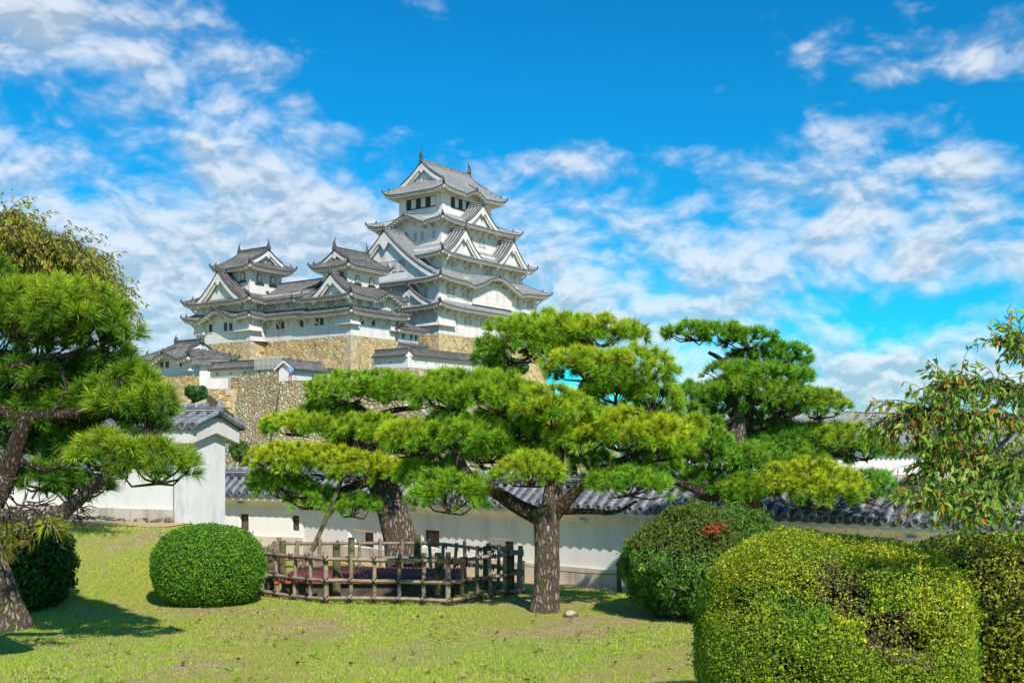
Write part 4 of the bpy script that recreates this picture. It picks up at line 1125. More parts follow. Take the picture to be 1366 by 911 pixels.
for x, y, w, h, dD, ye in (
        (690, 462, 100, 66, .7, .25), (735, 447, 110, 46, .9, .35), (800, 448, 115, 40, .8, .45), (655, 480, 40, 40, .9, .15),
        (780, 493, 110, 46, .4, .5), (845, 497, 105, 50, .3, .65), (870, 532, 70, 52, .3, .45), (820, 525, 90, 40, .5, .25),
        (610, 528, 110, 56, .1, .35), (665, 535, 120, 58, .0, .35), (735, 552, 105, 56, -.3, .45), (700, 548, 70, 44, .4, .2),
        (775, 588, 90, 56, -.2, .55), (825, 582, 110, 58, -.2, .8), (880, 592, 85, 62, -.3, .95), (870, 622, 70, 44, .2, .4),
        (625, 585, 100, 46, -.1, .3), (680, 572, 100, 50, .3, .12), (650, 605, 80, 36, .0, .12), (600, 572, 70, 40, .2, .2),
        (706, 634, 84, 44, -.7, .45), (838, 648, 100, 40, -.3, .1), (598, 664, 96, 60, -.3, .15), (790, 625, 60, 40, .6, .05), (555, 590, 90, 50, .0, .5),
        (720, 598, 100, 56, .7, .08), (665, 612, 80, 40, .8, .05), (770, 560, 90, 50, .8, .15), (575, 620, 60, 40, .6, .05), (850, 560, 70, 40, .6, .3), (915, 580, 40, 50, .2, .6), (745, 470, 80, 40, 1.2, .05), (560, 640, 60, 40, .3, .05)):
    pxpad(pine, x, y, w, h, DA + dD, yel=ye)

# ---------------------------------------------------------------- the pine behind the fence
DB = 21.3
pb_ = P3(541, 765, DB); pine = empty('pine_tree', (0, 0, 0), 0, 'leaning pine with thick grey-brown trunk behind the bamboo fence, one limb propped by a pole', 'tree')
gB = gz(pb_[0], DB)
trunk(pine, [[pb_[0] + .05, DB, gB - .15], P3(538, 745, DB), P3(530, 705, DB), P3(518, 665, DB), P3(502, 628, DB), P3(485, 600, DB)], [.42, .34, .31, .29, .26, .19], 'bark', seg=26, rough=.08)
branch(pine, [(486, 602, DB), (460, 575, DB), (430, 556, DB + .2), (400, 548, DB + .2)], .15, .04, 'bark_dark', 2)
branch(pine, [(495, 612, DB), (500, 580, DB + .1), (495, 556, DB + .2), (470, 540, DB + .3)], .16, .05, 'bark_dark', 3)
branch(pine, [(503, 640, DB), (470, 652, DB - .2), (430, 660, DB - .4), (395, 662, DB - .5), (370, 650, DB - .5)], .09, .03, 'bark_dark', 4)
branch(pine, [(452, 655, DB - .3), (453, 668, DB - .4), (455, 678, DB - .4)], .04, .02, 'bark_dark', 4)
branch(pine, [(495, 556, DB + .2), (530, 545, DB + .2), (560, 545, DB + .2)], .08, .03, 'bark_dark', 5)
for x, y, w, h, dD, ye in (
        (465, 524, 100, 44, .2, .3), (515, 520, 90, 40, .3, .25), (550, 528, 80, 40, .2, .3), (445, 548, 70, 26, .6, .05), (430, 553, 60, 22, .8, .1),
        (400, 570, 96, 34, .1, .55), (450, 575, 80, 36, .1, .4), (500, 582, 110, 46, -.1, .45), (540, 600, 80, 40, .2, .3), (470, 598, 70, 30, .3, .1),
        (385, 618, 100, 46, -.5, .85), (435, 622, 80, 44, -.4, .75), (485, 628, 80, 44, -.6, .85), (525, 634, 60, 38, -.6, .7),
        (380, 652, 80, 34, .0, .05), (420, 668, 70, 32, -.2, .02), (470, 678, 70, 32, -.4, .02), (355, 640, 50, 30, -.2, .1)):
    pxpad(pine, x, y, w, h, DB + dD, yel=ye, L=.15, w=.008, dens=80, nn=60)
# prop pole with its small trestle
b = MB(); b.tube([P3(463, 622, 20.7), P3(440, 680, 20.5), P3(416, 735, 20.4)], [.035, .04, .045], 'post_moss', 10)
pp = b.obj('prop_pole'); tag(pp, 'slanting grey prop pole holding up a low pine limb behind the fence', 'prop')
b = MB(); q = P3(412, 738, 20.4); g_ = gz(q[0], q[1])
for dx in (-.16, .16): b.tube([[q[0] + dx, q[1], g_], [q[0] + dx * .2, q[1], q[2] + .02]], .04, 'bamboo_dark', 8)
b.tube([[q[0] - .2, q[1], q[2] - .1], [q[0] + .2, q[1], q[2] - .1]], .04, 'bamboo_dark', 8); b.obj('trestle', pp)

# ---------------------------------------------------------------- the pine at the right
DC = 19.2
pine = empty('pine_tree', (0, 0, 0), 0, 'tall tiered cloud-pruned pine against the sky, right of the biggest pine', 'tree')
q = P3(990, 780, DC)
trunk(pine, [[q[0] + .15, DC, gz(q[0], DC) - .2], P3(1000, 700, DC), P3(992, 650, DC), P3(986, 610, DC), P3(984, 575, DC), P3(986, 548, DC)], [.30, .26, .23, .17, .15, .12], 'bark', seg=18)
branch(pine, [(985, 575, DC), (1000, 545, DC), (992, 520, DC), (975, 498, DC), (962, 482, DC), (945, 470, DC)], .11, .03, 'bark_dark', 1)
branch(pine, [(962, 484, DC), (975, 474, DC), (990, 466, DC)], .04, .02, 'bark_dark', 2)
branch(pine, [(985, 572, DC), (1020, 568, DC - .1), (1045, 560, DC - .2), (1070, 550, DC - .2)], .06, .02, 'bark_dark', 3)
branch(pine, [(985, 570, DC), (955, 560, DC), (925, 555, DC)], .05, .02, 'bark_dark', 4)
branch(pine, [(992, 645, DC), (1040, 632, DC - .1), (1080, 622, DC - .1), (1115, 618, DC)], .09, .03, 'bark_dark', 5)
branch(pine, [(990, 665, DC), (950, 660, DC - .4), (915, 645, DC - .5), (895, 640, DC - .4)], .10, .05, 'bark_dark', 6)
branch(pine, [(992, 540, DC), (1030, 535, DC), (1080, 545, DC)], .06, .02, 'bark_dark', 7)
branch(pine, [(975, 500, DC), (1010, 500, DC), (1040, 485, DC)], .05, .02, 'bark_dark', 7)
for x, y, w, h, dD, ye in (
        (925, 446, 84, 26, 0, .2), (965, 448, 60, 30, 0, .2), (1000, 455, 70, 30, .1, .2), (1040, 478, 90, 36, .2, .12), (1000, 478, 60, 20, .5, .05),
        (975, 500, 80, 28, -.1, .2), (1025, 504, 110, 32, -.1, .2), (1060, 502, 50, 26, .1, .2),
        (935, 530, 90, 36, .0, .15), (985, 525, 100, 40, -.2, .3), (1040, 535, 100, 46, -.2, .3), (1090, 545, 84, 44, -.1, .35), (960, 550, 70, 36, .4, .0),
        (905, 565, 70, 50, -.4, .2), (930, 590, 80, 56, -.5, .2), (900, 600, 70, 60, -.2, .1), (945, 610, 80, 50, -.3, .2), (985, 615, 80, 40, -.4, .2),
        (1035, 575, 60, 26, .4, .0), (1065, 582, 90, 30, .3, .3), (1060, 592, 80, 28, .0, .0), (1120, 592, 96, 44, -.2, .3), (1155, 603, 70, 32, -.1, .15), (1020, 608, 80, 36, .0, .25), (1060, 618, 90, 34, -.3, .2),
        (1000, 655, 80, 40, -.7, .3), (1075, 656, 140, 66, -1.0, .7), (1110, 662, 80, 44, -.8, .35), (1155, 655, 80, 44, -.3, .05), (1040, 645, 60, 40, -.6, .4),
        (950, 650, 80, 50, -.2, .1), (915, 635, 60, 50, .2, .05), (975, 575, 60, 40, .5, .0), (1010, 580, 60, 40, .6, .0), (1100, 612, 70, 30, .3, .05), (1020, 552, 80, 30, .5, .02)):
    pxpad(pine, x, y, w, h, DC + dD, yel=ye, sc=.92 if y < 560 else 1.0, L=.14, w=.008, dens=80, nn=60, tip=(.17, .48, .05))

# ---------------------------------------------------------------- the near pine at the left edge
DD = 12.6
pine = empty('pine_tree', (0, 0, 0), 0, 'near gnarled pine with long needles leaning in at the left edge', 'tree')
q = P3(10, 828, DD)
gD = gz(q[0], DD)
trunk(pine, [P3(16, 842, DD), P3(6, 800, DD), P3(-6, 760, DD), P3(-22, 715, DD + .1), P3(-16, 680, DD + .1), P3(10, 630, DD)], [.22, .18, .17, .165, .16, .13], 'bark', seg=24, rough=.14)
branch(pine, [(-18, 690, DD), (60, 690, DD), (100, 672, DD), (140, 640, DD - .1), (165, 622, DD - .2)], .12, .03, 'bark', 1)
branch(pine, [(10, 632, DD), (28, 585, DD), (35, 560, DD), (70, 553, DD), (115, 545, DD - .1), (160, 515, DD - .1), (185, 505, DD)], .11, .03, 'bark_dark', 2)
branch(pine, [(35, 562, DD), (5, 545, DD), (-30, 530, DD)], .08, .04, 'bark_dark', 3)
branch(pine, [(70, 552, DD), (90, 520, DD), (80, 490, DD), (110, 465, DD)], .03, .015, 'bark_dark', 4)
branch(pine, [(-60, 480, DD), (20, 485, DD), (60, 478, DD), (95, 475, DD), (130, 455, DD)], .06, .02, 'bark_dark', 5)
branch(pine, [(20, 610, DD), (60, 625, DD), (85, 620, DD), (105, 628, DD)], .035, .012, 'bark_dark', 6)
kw = dict(sc=.95, base=(.045, .11, .013), tip=(.14, .34, .03), L=.18, w=.0065, dens=85, nn=76, k=.7)
for x, y, w, h, dD, ye in (
        (30, 425, 130, 84, 0, .35), (95, 425, 110, 84, -.2, .35), (135, 445, 90, 76, 0, .2), (-10, 450, 90, 80, .2, .2), (60, 395, 90, 40, .2, .4), (150, 480, 60, 50, .2, .15),
        (30, 500, 90, 50, .5, .0), (90, 510, 90, 50, .5, .05), (130, 530, 80, 50, .2, .1), (170, 520, 70, 60, .0, .25), (200, 545, 60, 90, -.1, .45), (195, 575, 50, 50, -.1, .3),
        (20, 545, 80, 44, .6, .0), (80, 575, 90, 44, .6, .0), (110, 600, 90, 50, .5, .05), (145, 612, 96, 56, -.4, .4), (212, 625, 96, 62, -.3, .35), (105, 655, 80, 40, .4, .0), (20, 590, 60, 40, .7, .0),
        (60, 460, 110, 60, .4, .1), (-20, 400, 100, 90, .6, .25), (110, 560, 80, 50, .7, .02), (50, 530, 90, 50, .9, .02), (165, 560, 60, 50, .5, .05), (70, 600, 80, 40, .8, .02), (130, 500, 80, 50, .5, .1), (0, 640, 60, 40, .6, .02),
        (30, 505, 90, 40, .1, .08), (30, 560, 110, 60, .3, .05), (100, 545, 90, 50, .25, .08), (160, 545, 80, 50, -.2, .35), (60, 640, 90, 40, .3, .05)):
    pxpad(pine, x, y, w, h, DD + dD, yel=ye, **dict(kw))
# bare dead twigs and rusty needle tufts low on the left
b = MB()
for i in range(46):
    c = P3(rng.uniform(-10, 70), rng.uniform(665, 715), DD - .5 + rng.uniform(-.3, .3)); p = [c]; d = unit(np.array([rng.normal(.7, .5), rng.normal(0, .5), rng.normal(.2, .5)]))
    for k in range(4): d = unit(d + rng.normal(0, .35, 3)); p.append(p[-1] + d * .09)
    b.tube(p, [.013, .010, .008, .006, .004], 'bark_grey', 5, caps=False)
for i in range(26):
    c = P3(rng.uniform(85, 110), rng.uniform(672, 700), DD - .2); p = [c]; d = unit(np.array([rng.normal(.4, .5), rng.normal(0, .4), rng.normal(.1, .6)]))
    for k in range(4): d = unit(d + rng.normal(0, .5, 3)); p.append(p[-1] + d * .055)
    b.tube(p, [.008, .007, .006, .005, .003], 'bark_dark', 4, caps=False)
b.obj('dead_twig', pine, 'bare grey dead twigs')
cs = np.array([P3(x, y, DD - .6) for x, y in ((14, 715), (40, 720), (8, 700), (60, 700), (76, 705), (30, 700), (5, 735), (70, 690))])
V, T, Cc = needles(cs, unit(rng.normal(0, .5, cs.shape) + [0, 0, -.7]), 60, .2, 1.1, .006, (.16, .12, .03), (.30, .22, .06))
link_obj('dry_needle_tuft', fast_mesh('dry_needle_tuft', V, T, None, ('needle',), Cc), pine, 'yellow-brown drooping needle tuft')

# ---------------------------------------------------------------- clipped shrubs made of leaves
def leaves(P_, N_, size, cols, jit=.6, asp=.5, fold=0.0):
    n = len(P_)
    N_ = unit(N_ + rng.normal(0, jit, N_.shape))
    t = unit(np.cross(N_, rng.normal(size=N_.shape))); s = np.cross(N_, t)
    L = size * rng.uniform(.65, 1.25, n)[:, None]
    V = np.stack([P_ - t * L * .5, P_ + s * L * asp * .5 + N_ * L * fold, P_ + t * L * .5, P_ - s * L * asp * .5 + N_ * L * fold], 1).reshape(-1, 3)
    i = np.arange(n) * 4; Q = np.stack([i, i + 1, i + 2, i + 3], 1)
    return V, Q, np.repeat(cols, 4, 0)
def palette(n, cs, ps):
    k = rng.choice(len(cs), n, p=np.array(ps) / sum(ps)); c = np.array(cs)[k]; return c * rng.uniform(.75, 1.25, (n, 1))
def shrub(name, label, cat, c, r, n, size, cols, ps, pw=2.6, lump=.05, body=(.02, .03, .01), zmin=-.9, bare=None, holes=None, asp=.55, jit=.6, group=None, recol=None, stems=True, seed=0, lf=2.2, depth=.10, sprig=1.0):
    """c = centre on the ground; r radii; superellipsoid of leaves over a twiggy body"""
    root = empty(name, tuple(c), 0, label, cat, group)
    u = unit(rng.normal(size=(int(n * 1.3), 3))); u = u[u[:, 2] > zmin][:n]
    k = (np.abs(u) ** pw).sum(1) ** (-1 / pw)
    S = u * k[:, None]
    rr = 1 + lump * wob(S * lf, 1.2, seed) + lump * .5 * wob(S * 6, 1.3, seed + 1)
    sh = 1 - np.abs(rng.normal(0, depth, len(u)))
    if holes is not None:
        for (h, hr, hd) in holes:
            d = np.linalg.norm(S - unit(np.array(h)) * (np.abs(unit(np.array(h))) ** pw).sum() ** (-1 / pw), axis=1)
            rr = rr - hd * np.exp(-(d / hr) ** 2)
    Pl = S * np.array(r) * (rr * sh)[:, None]; Pl[:, 2] += r[2] * -zmin * .97 if zmin < 0 else 0
    Nn = unit(np.sign(u) * np.abs(S) ** (pw - 1) / np.array(r))
    cl = palette(len(Pl), cols, ps)
    if recol is not None: cl = recol(Pl, S, cl)
    if bare is not None:
        keep_ = np.ones(len(Pl), bool)
        for (h, hr, pr) in bare:
            h = np.array(h); d = np.linalg.norm((S - h * (np.abs(unit(h)) ** pw).sum() ** (-1 / pw) / np.linalg.norm(h)), axis=1)
            keep_ &= ~((d < hr * (1 + .4 * wob(S, 5, 2))) & (rng.uniform(0, 1, len(d)) < pr))
        Pl, Nn, cl = Pl[keep_], Nn[keep_], cl[keep_]
    ks = int(len(Pl) * .006 * sprig); ii = rng.integers(len(Pl), size=ks); hgt_ = rng.uniform(.02, .085, ks)
    rp = np.repeat(ii, 8); f_ = np.tile(np.linspace(.1, 1, 8), ks)[:, None]; dr_ = unit(Nn[rp] + np.repeat(rng.normal(0, .35, (ks, 3)), 8, 0) + [0, 0, .3])
    Pl = np.vstack([Pl, Pl[rp] + dr_ * f_ * np.repeat(hgt_, 8)[:, None] + rng.normal(0, size * .25, (len(rp), 3))]); cl = np.vstack([cl, cl[rp] * 1.15]); Nn = np.vstack([Nn, dr_])
    V, Q, Cc = leaves(Pl, Nn, size, cl, jit, asp, .12)
    link_obj('foliage', fast_mesh('foliage', V, None, Q, ('leaf',), Cc), root)
    # twig body
    th = np.linspace(0, 2 * np.pi, 33); ph = np.linspace(-np.pi / 2, np.pi / 2, 17); TH, PH = np.meshgrid(th, ph, indexing='ij')
    uu = np.stack([np.cos(PH) * np.cos(TH), np.cos(PH) * np.sin(TH), np.sin(PH)], 2)
    kk = (np.abs(uu) ** pw).sum(2) ** (-1 / pw); SS = uu * kk[..., None]
    r2 = 1 + lump * wob(SS * lf, 1.2, seed)
    if holes is not None:
        for (h, hr, hd) in holes:
            d = np.linalg.norm(SS - unit(np.array(h)) * (np.abs(unit(np.array(h))) ** pw).sum() ** (-1 / pw), axis=2); r2 = r2 - hd * np.exp(-(d / hr) ** 2)
    G = SS * np.array(r) * (r2 * .80)[..., None]; G[..., 2] = np.maximum(G[..., 2], zmin * .86 * r[2]) + (-zmin * r[2] * .97)
    b = MB(); b.grid(G, 'twig_mass')
    o = b.obj('twig_mass', root, smooth=True)
    b = MB()
    for i in range(900 if n > 60000 else 360):
        k = rng.integers(len(Pl)); q = Pl[k]; b.tube([q * .78 + [0, 0, .02], q * .9 + rng.normal(0, .02, 3), q * .985], [.006, .004, .002], 'bark_grey', 3, caps=False)
    if stems:
        for i in range(7):
            a = i * .9 + .3; b.tube([[.12 * math.cos(a) * r[0], .12 * math.sin(a) * r[1], -.05], [.5 * math.cos(a) * r[0], .5 * math.sin(a) * r[1], r[2] * .6]], [.035, .02], 'bark_dark', 6)
    b.obj('stem', root)
    return root
m, T = mat('twig_mass', .95, .05)
n = T.noise(T.pos, 30, 6, .7); T.link(T.ramp(n, [(.4, (.018, .022, .008)), (.65, (.07, .055, .03))]), T.b.inputs['Base Color']); bump(T, n, 1, .05); M['twig_mass'] = m

G1 = [(.07, .20, .015), (.13, .31, .02), (.24, .45, .03), (.04, .11, .01)]
q = P3(266, 804, 16.4)
shrub('boxwood_shrub', 'smooth round clipped green bush on the lawn, just left of the bamboo fence', 'shrub', (q[0], 16.9, gz(q[0], 16.9) + .03), (.84, .78, .645), 46000, .034, G1, (4, 5, 3, 1), 2.4, .03, zmin=-.82, seed=1)
G2 = [(.09, .22, .04), (.15, .32, .04), (.28, .38, .05), (.05, .12, .025), (.28, .21, .09)]
def yew_col(P_, S, cl):
    top = S[:, 2] > .35
    f = top & (wob(S, 2.5, 4) > .1); cl = cl.copy(); cl[f] = cl[f] * .5 + np.array([.17, .16, .03]) * .5
    for h, rr in (((-.12, -.72, .70), .085), ((-.02, -.70, .72), .06), ((.55, -.62, .45), .07), ((.70, -.5, .45), .05)):
        d = np.linalg.norm(S - np.array(h), axis=1); g = (d < rr * (1 + .5 * wob(S, 6, 1))) & (rng.uniform(0, 1, len(d)) < .8); cl[g] = np.array([.50, .13, .05]) * rng.uniform(.7, 1.2, (g.sum(), 1))
    return cl
q = P3(942, 800, 15.0)
shrub('yew_shrub', 'spreading dark green bush with small rust-orange dead patches, between pine trunk and big hedge', 'shrub', (q[0] + .18, 15.6, .02), (1.24, 1.1, .885), 46000, .075, G2, (5, 4, 2, 2, .5), 1.95, .15, zmin=-.75, asp=.28, lf=3.4, sprig=4, jit=.9, recol=yew_col,
      bare=[((-.35, -.75, .45), .35, .55), ((.1, -.85, .25), .25, .5)], seed=2, depth=.13)
G3 = [(.22, .34, .015), (.34, .46, .025), (.13, .22, .015), (.50, .54, .05), (.06, .10, .012), (.28, .15, .04)]
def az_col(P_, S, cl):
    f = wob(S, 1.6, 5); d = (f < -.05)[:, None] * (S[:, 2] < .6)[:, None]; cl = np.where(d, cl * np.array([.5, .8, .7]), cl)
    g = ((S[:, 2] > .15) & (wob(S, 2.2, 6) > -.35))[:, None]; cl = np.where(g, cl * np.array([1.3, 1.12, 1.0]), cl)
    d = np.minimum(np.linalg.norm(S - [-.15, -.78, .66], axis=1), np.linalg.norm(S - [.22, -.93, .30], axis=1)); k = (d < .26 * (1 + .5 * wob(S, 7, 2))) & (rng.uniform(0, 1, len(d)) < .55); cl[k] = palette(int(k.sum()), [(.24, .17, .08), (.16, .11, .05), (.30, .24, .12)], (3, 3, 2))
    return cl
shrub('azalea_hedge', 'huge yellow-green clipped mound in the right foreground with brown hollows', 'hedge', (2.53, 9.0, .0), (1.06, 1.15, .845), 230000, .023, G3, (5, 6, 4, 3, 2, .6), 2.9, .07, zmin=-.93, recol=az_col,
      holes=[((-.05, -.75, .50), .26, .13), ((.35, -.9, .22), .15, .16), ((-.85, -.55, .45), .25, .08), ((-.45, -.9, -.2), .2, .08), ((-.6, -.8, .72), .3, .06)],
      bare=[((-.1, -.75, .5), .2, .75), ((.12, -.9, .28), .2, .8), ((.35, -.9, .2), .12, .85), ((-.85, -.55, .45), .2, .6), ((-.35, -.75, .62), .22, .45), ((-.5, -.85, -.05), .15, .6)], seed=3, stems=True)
shrub('azalea_hedge', 'darker olive clipped hedge cut off by the right edge, behind the huge yellow-green mound', 'hedge', (4.62, 10.3, .0), (1.05, 1.2, .80), 60000, .036, [(.32, .35, .02), (.44, .45, .04), (.18, .24, .02), (.06, .08, .01), (.26, .16, .04)], (4, 4, 4, 3, 1), 3.0, .05, zmin=-.93, seed=4)
q = P3(22, 800, 15.6)
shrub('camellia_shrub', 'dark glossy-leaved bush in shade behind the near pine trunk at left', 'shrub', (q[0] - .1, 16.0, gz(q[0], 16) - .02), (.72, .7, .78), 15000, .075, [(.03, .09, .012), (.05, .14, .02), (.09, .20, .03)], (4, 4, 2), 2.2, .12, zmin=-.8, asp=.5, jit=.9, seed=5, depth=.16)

# ---------------------------------------------------------------- broadleaf branches reaching in from the right
def leafy_branch(b, pts, r0, r1):
    P_ = np.array([P3(*p) for p in pts]); return b.tube(P_, np.linspace(r0, r1, len(P_)), 'bark_grey', 7, sub=5, rough=.08)
def droop_leaves(C, D0, size, cols):
    """folded, drooping leaves: 2 halves along a mid rib"""
    n = len(C); t = unit(D0 * .6 + rng.normal(0, .45, (n, 3)) + np.array([0, 0, -.75])); s = unit(np.cross(t, rng.normal(size=t.shape))); nn = np.cross(s, t)
    L = (size * rng.uniform(.65, 1.2, n))[:, None]; w = L * .18
    a = C; m1 = C + t * L * .45; tp = C + t * L + nn * L * .12
    V = np.stack([a, m1 + s * w + nn * w * .35, m1, m1 - s * w + nn * w * .35, tp], 1).reshape(-1, 3)
    i = np.arange(n) * 5; T = np.concatenate([np.stack([i, i + 1, i + 2], 1), np.stack([i + 1, i + 4, i + 2], 1), np.stack([i, i + 2, i + 3], 1), np.stack([i + 2, i + 4, i + 3], 1)])
    return V, T, np.repeat(cols, 5, 0)
cherry = empty('cherry_tree', (0, 0, 0), 0, 'leafy tree with green leaves turning orange, reaching in from the right edge', 'tree')
DR = 8.6
tr_ = P3(1560, 800, DR + .6)
b = MB(); b.tube([[tr_[0], DR + .8, -.1], P3(1540, 800, DR + .8), P3(1530, 650, DR + .6), P3(1500, 520, DR + .5), P3(1480, 380, DR + .6)], [.17, .13, .11, .09, .06], 'bark_grey', 14, sub=5, rough=.1); b.obj('trunk', cherry, smooth=True)
limbs = [([(1530, 640, DR + .6), (1430, 600, DR + .2), (1366, 560, DR), (1300, 555, DR - .1), (1240, 545, DR - .2), (1190, 560, DR - .2)], .045, 110, 60),
         ([(1500, 560, DR + .5), (1420, 520, DR + .4), (1350, 520, DR + .3), (1290, 510, DR + .2), (1250, 512, DR + .1)], .035, 90, 50),
         ([(1490, 500, DR + .5), (1410, 480, DR + .3), (1366, 460, DR + .1), (1345, 450, DR)], .03, 46, 46),
         ([(1490, 520, DR + .6), (1420, 500, DR + .8), (1385, 510, DR + .6), (1350, 520, DR + .5)], .03, 50, 44),
         ([(1500, 720, DR + .4), (1420, 705, DR - .1), (1366, 692, DR - .4), (1300, 682, DR - .6), (1250, 668, DR - .7), (1225, 655, DR - .7)], .03, 60, 44),
         ([(1520, 640, DR + .6), (1420, 630, DR + .7), (1360, 620, DR + .6), (1290, 610, DR + .5), (1230, 625, DR + .5)], .035, 130, 60),
         ([(1366, 560, DR), (1330, 600, DR - .1), (1290, 640, DR - .2), (1265, 655, DR - .2)], .02, 60, 46),
         ([(1350, 520, DR + .3), (1320, 550, DR), (1280, 580, DR - .2), (1225, 590, DR - .3)], .02, 70, 48),
         ([(1420, 600, DR + .2), (1366, 600, DR - .3), (1330, 640, DR - .4), (1310, 660, DR - .5)], .02, 60, 44)]
b = MB(); LC = []; LDr = []
for pts, r0, nt_, tl_ in limbs:
    P_ = leafy_branch(b, pts, r0, .006)
    for i in range(int(nt_ * 1.3)):
        f = rng.uniform(.25, 1) ** .8; k = int(f * (len(P_) - 2)); p = P_[k] + (P_[k + 1] - P_[k]) * rng.uniform()
        d = unit(unit(P_[k + 1] - P_[k]) * .6 + rng.normal(0, .55, 3) * [1, .9, .6] + [0, 0, .02]); q = [p]
        ns = rng.integers(3, 6); st = tl_ * DR / F / 4.5 * rng.uniform(.6, 1.2)
        for s_ in range(ns): d = unit(d + rng.normal(0, .16, 3) + [0, 0, -.07]); q.append(q[-1] + d * st)
        b.tube(q, np.linspace(.005, .0018, len(q)), 'bark_grey', 3, caps=False)
        for s_ in range(1, len(q)):
            for e in range(rng.integers(2, 4)):
                LC.append(q[s_] + (q[s_ - 1] - q[s_]) * rng.uniform(0, .8)); LDr.append(d)
b.obj('branch', cherry, smooth=True)
LC = np.array(LC); LDr = np.array(LDr)
cl = palette(len(LC), [(.12, .25, .03), (.22, .37, .04), (.40, .46, .07), (.62, .30, .03), (.65, .17, .03), (.32, .24, .06)], (6, 6, 5, .8, .45, 1.2))
f = LC[:, 0] / LC[:, 1] < .365; k = f & (rng.uniform(0, 1, len(f)) < .30); cl[k] = palette(int(k.sum()), [(.30, .24, .03), (.42, .20, .05), (.22, .2, .04)], (3, 2, 3))
V, T, Cc = droop_leaves(LC, LDr, .078, cl); link_obj('foliage', fast_mesh('foliage', V, T, None, ('leaf',), Cc), cherry)

# weeping tree above the left pine
wt = empty('weeping_tree', (0, 0, 0), 0, 'weeping tree with yellowish autumn leaves above the left-edge pine', 'tree')
DWp = 17.5
b = MB(); q = P3(-60, 760, DWp)
b.tube([[q[0], DWp, gz(q[0], DWp) - .1], P3(-58, 600, DWp), P3(-50, 450, DWp), P3(-20, 330, DWp)], [.22, .18, .14, .08], 'bark_grey', 14, sub=4, rough=.1); b.obj('trunk', wt, smooth=True)
b = MB(); LC = []; LDr = []
arcs = [((-40, 400), (0, 290), (40, 320), (90, 370)), ((-30, 360), (20, 310), (70, 330), (120, 400)), ((-20, 350), (40, 330), (100, 330), (150, 390)), ((-20, 380), (30, 350), (110, 360), (170, 440)),
        ((-30, 340), (0, 300), (20, 310), (50, 370)), ((-20, 400), (60, 370), (120, 375), (160, 420)), ((-30, 380), (20, 360), (60, 370), (100, 420)), ((-40, 330), (-10, 290), (10, 300), (30, 350)),
        ((-20, 360), (50, 320), (90, 345), (130, 380))]
for a in arcs:
    for rep_ in range(3):
        dd = rng.uniform(-.8, .8); P_ = b.tube([P3(x + rng.uniform(-6, 6), y + rng.uniform(-6, 6), DWp + dd) for x, y in a], [.05, .03, .018, .006], 'bark_grey', 5, sub=6)
        for i in range(40):
            k = rng.integers(4, len(P_) - 1); p = P_[k]; d = unit(np.array([rng.normal(.25, .5), rng.normal(0, .5), rng.normal(.1, .35)])); q = [p]
            for s_ in range(6): d = unit(d + [0.02, 0, -.22] + rng.normal(0, .08, 3)); q.append(q[-1] + d * .085)
            b.tube(q, np.linspace(.006, .002, 7), 'bark_grey', 3, caps=False)
            for s_ in range(1, 7):
                for e in range(3):
                    LC.append(q[s_] + rng.normal(0, .02, 3)); LDr.append(d)
b.obj('branch', wt, smooth=True)
LC = np.array(LC); LDr = np.array(LDr)
cl = palette(len(LC), [(.24, .28, .03), (.36, .33, .04), (.14, .21, .02), (.48, .34, .04), (.40, .18, .04)], (5, 5, 5, 2, 1))
V, T, Cc = droop_leaves(LC, LDr, .085, cl); link_obj('foliage', fast_mesh('foliage', V, T, None, ('leaf',), Cc), wt)

# background trees
def bgtree(label, px, py, wpx, hpx, D, cols, ps, n=9000, size=.22, th=None, seed=0, clumps=12):
    s = D / F; c = P3(px, py, D); zb = c[2] - hpx / 2 * s
    root = empty('background_tree', (c[0], c[1], 0), 0, label, 'tree')
    cen = unit(rng.normal(size=(clumps, 3))) * rng.uniform(.3, .8, (clumps, 1)) * [wpx / 2 * s * .8, wpx / 2 * s * .6, hpx / 2 * s * .75]
    k = rng.integers(clumps, size=n); u = unit(rng.normal(size=(n, 3))); R0 = min(wpx, hpx * 1.4) * s * .22
    P_ = cen[k] + u * R0 * rng.uniform(.7, 1.0, (n, 1)) * [1, 1, .8]; P_[:, 2] += c[2]
    V, Q, Cc = leaves(P_, u, size, palette(n, cols, ps), .7, .6); link_obj('foliage', fast_mesh('foliage', V, None, Q, ('leaf',), Cc), root)
    b = MB(); z0 = c[2] - hpx / 2 * s - 2.5
    b.tube([[0, 0, z0], [.1, 0, c[2] - hpx * .2 * s], [0, .1, c[2] + hpx * .2 * s]], [.25, .18, .06], 'bark_dark', 8, sub=3)
    for q in cen: b.tube([[0, 0, c[2] - hpx * .3 * s], q * .5 + [0, 0, c[2] - .2], q + [0, 0, c[2]]], [.09, .06, .03], 'bark_dark', 5)
    b.obj('trunk', root); return root
GR = [(.035, .11, .03), (.06, .16, .04), (.10, .22, .04)]
bgtree('dark green tree rising behind the left wall roof, left of its gable', 258, 524, 66, 26, 70, GR, (4, 4, 2), 5000, .28, seed=1)
bgtree('dark broadleaf tree under the top left pad of the biggest pine', 668, 490, 90, 44, 48, GR, (4, 4, 2), 9000, .20, seed=2)
bgtree('bright little bush below the stone wall, just right of the white gabled pillar', 322, 600, 44, 30, 40, [(.10, .17, .03), (.14, .22, .04), (.06, .12, .02)], (3, 3, 3), 3000, .11, seed=3, clumps=8)

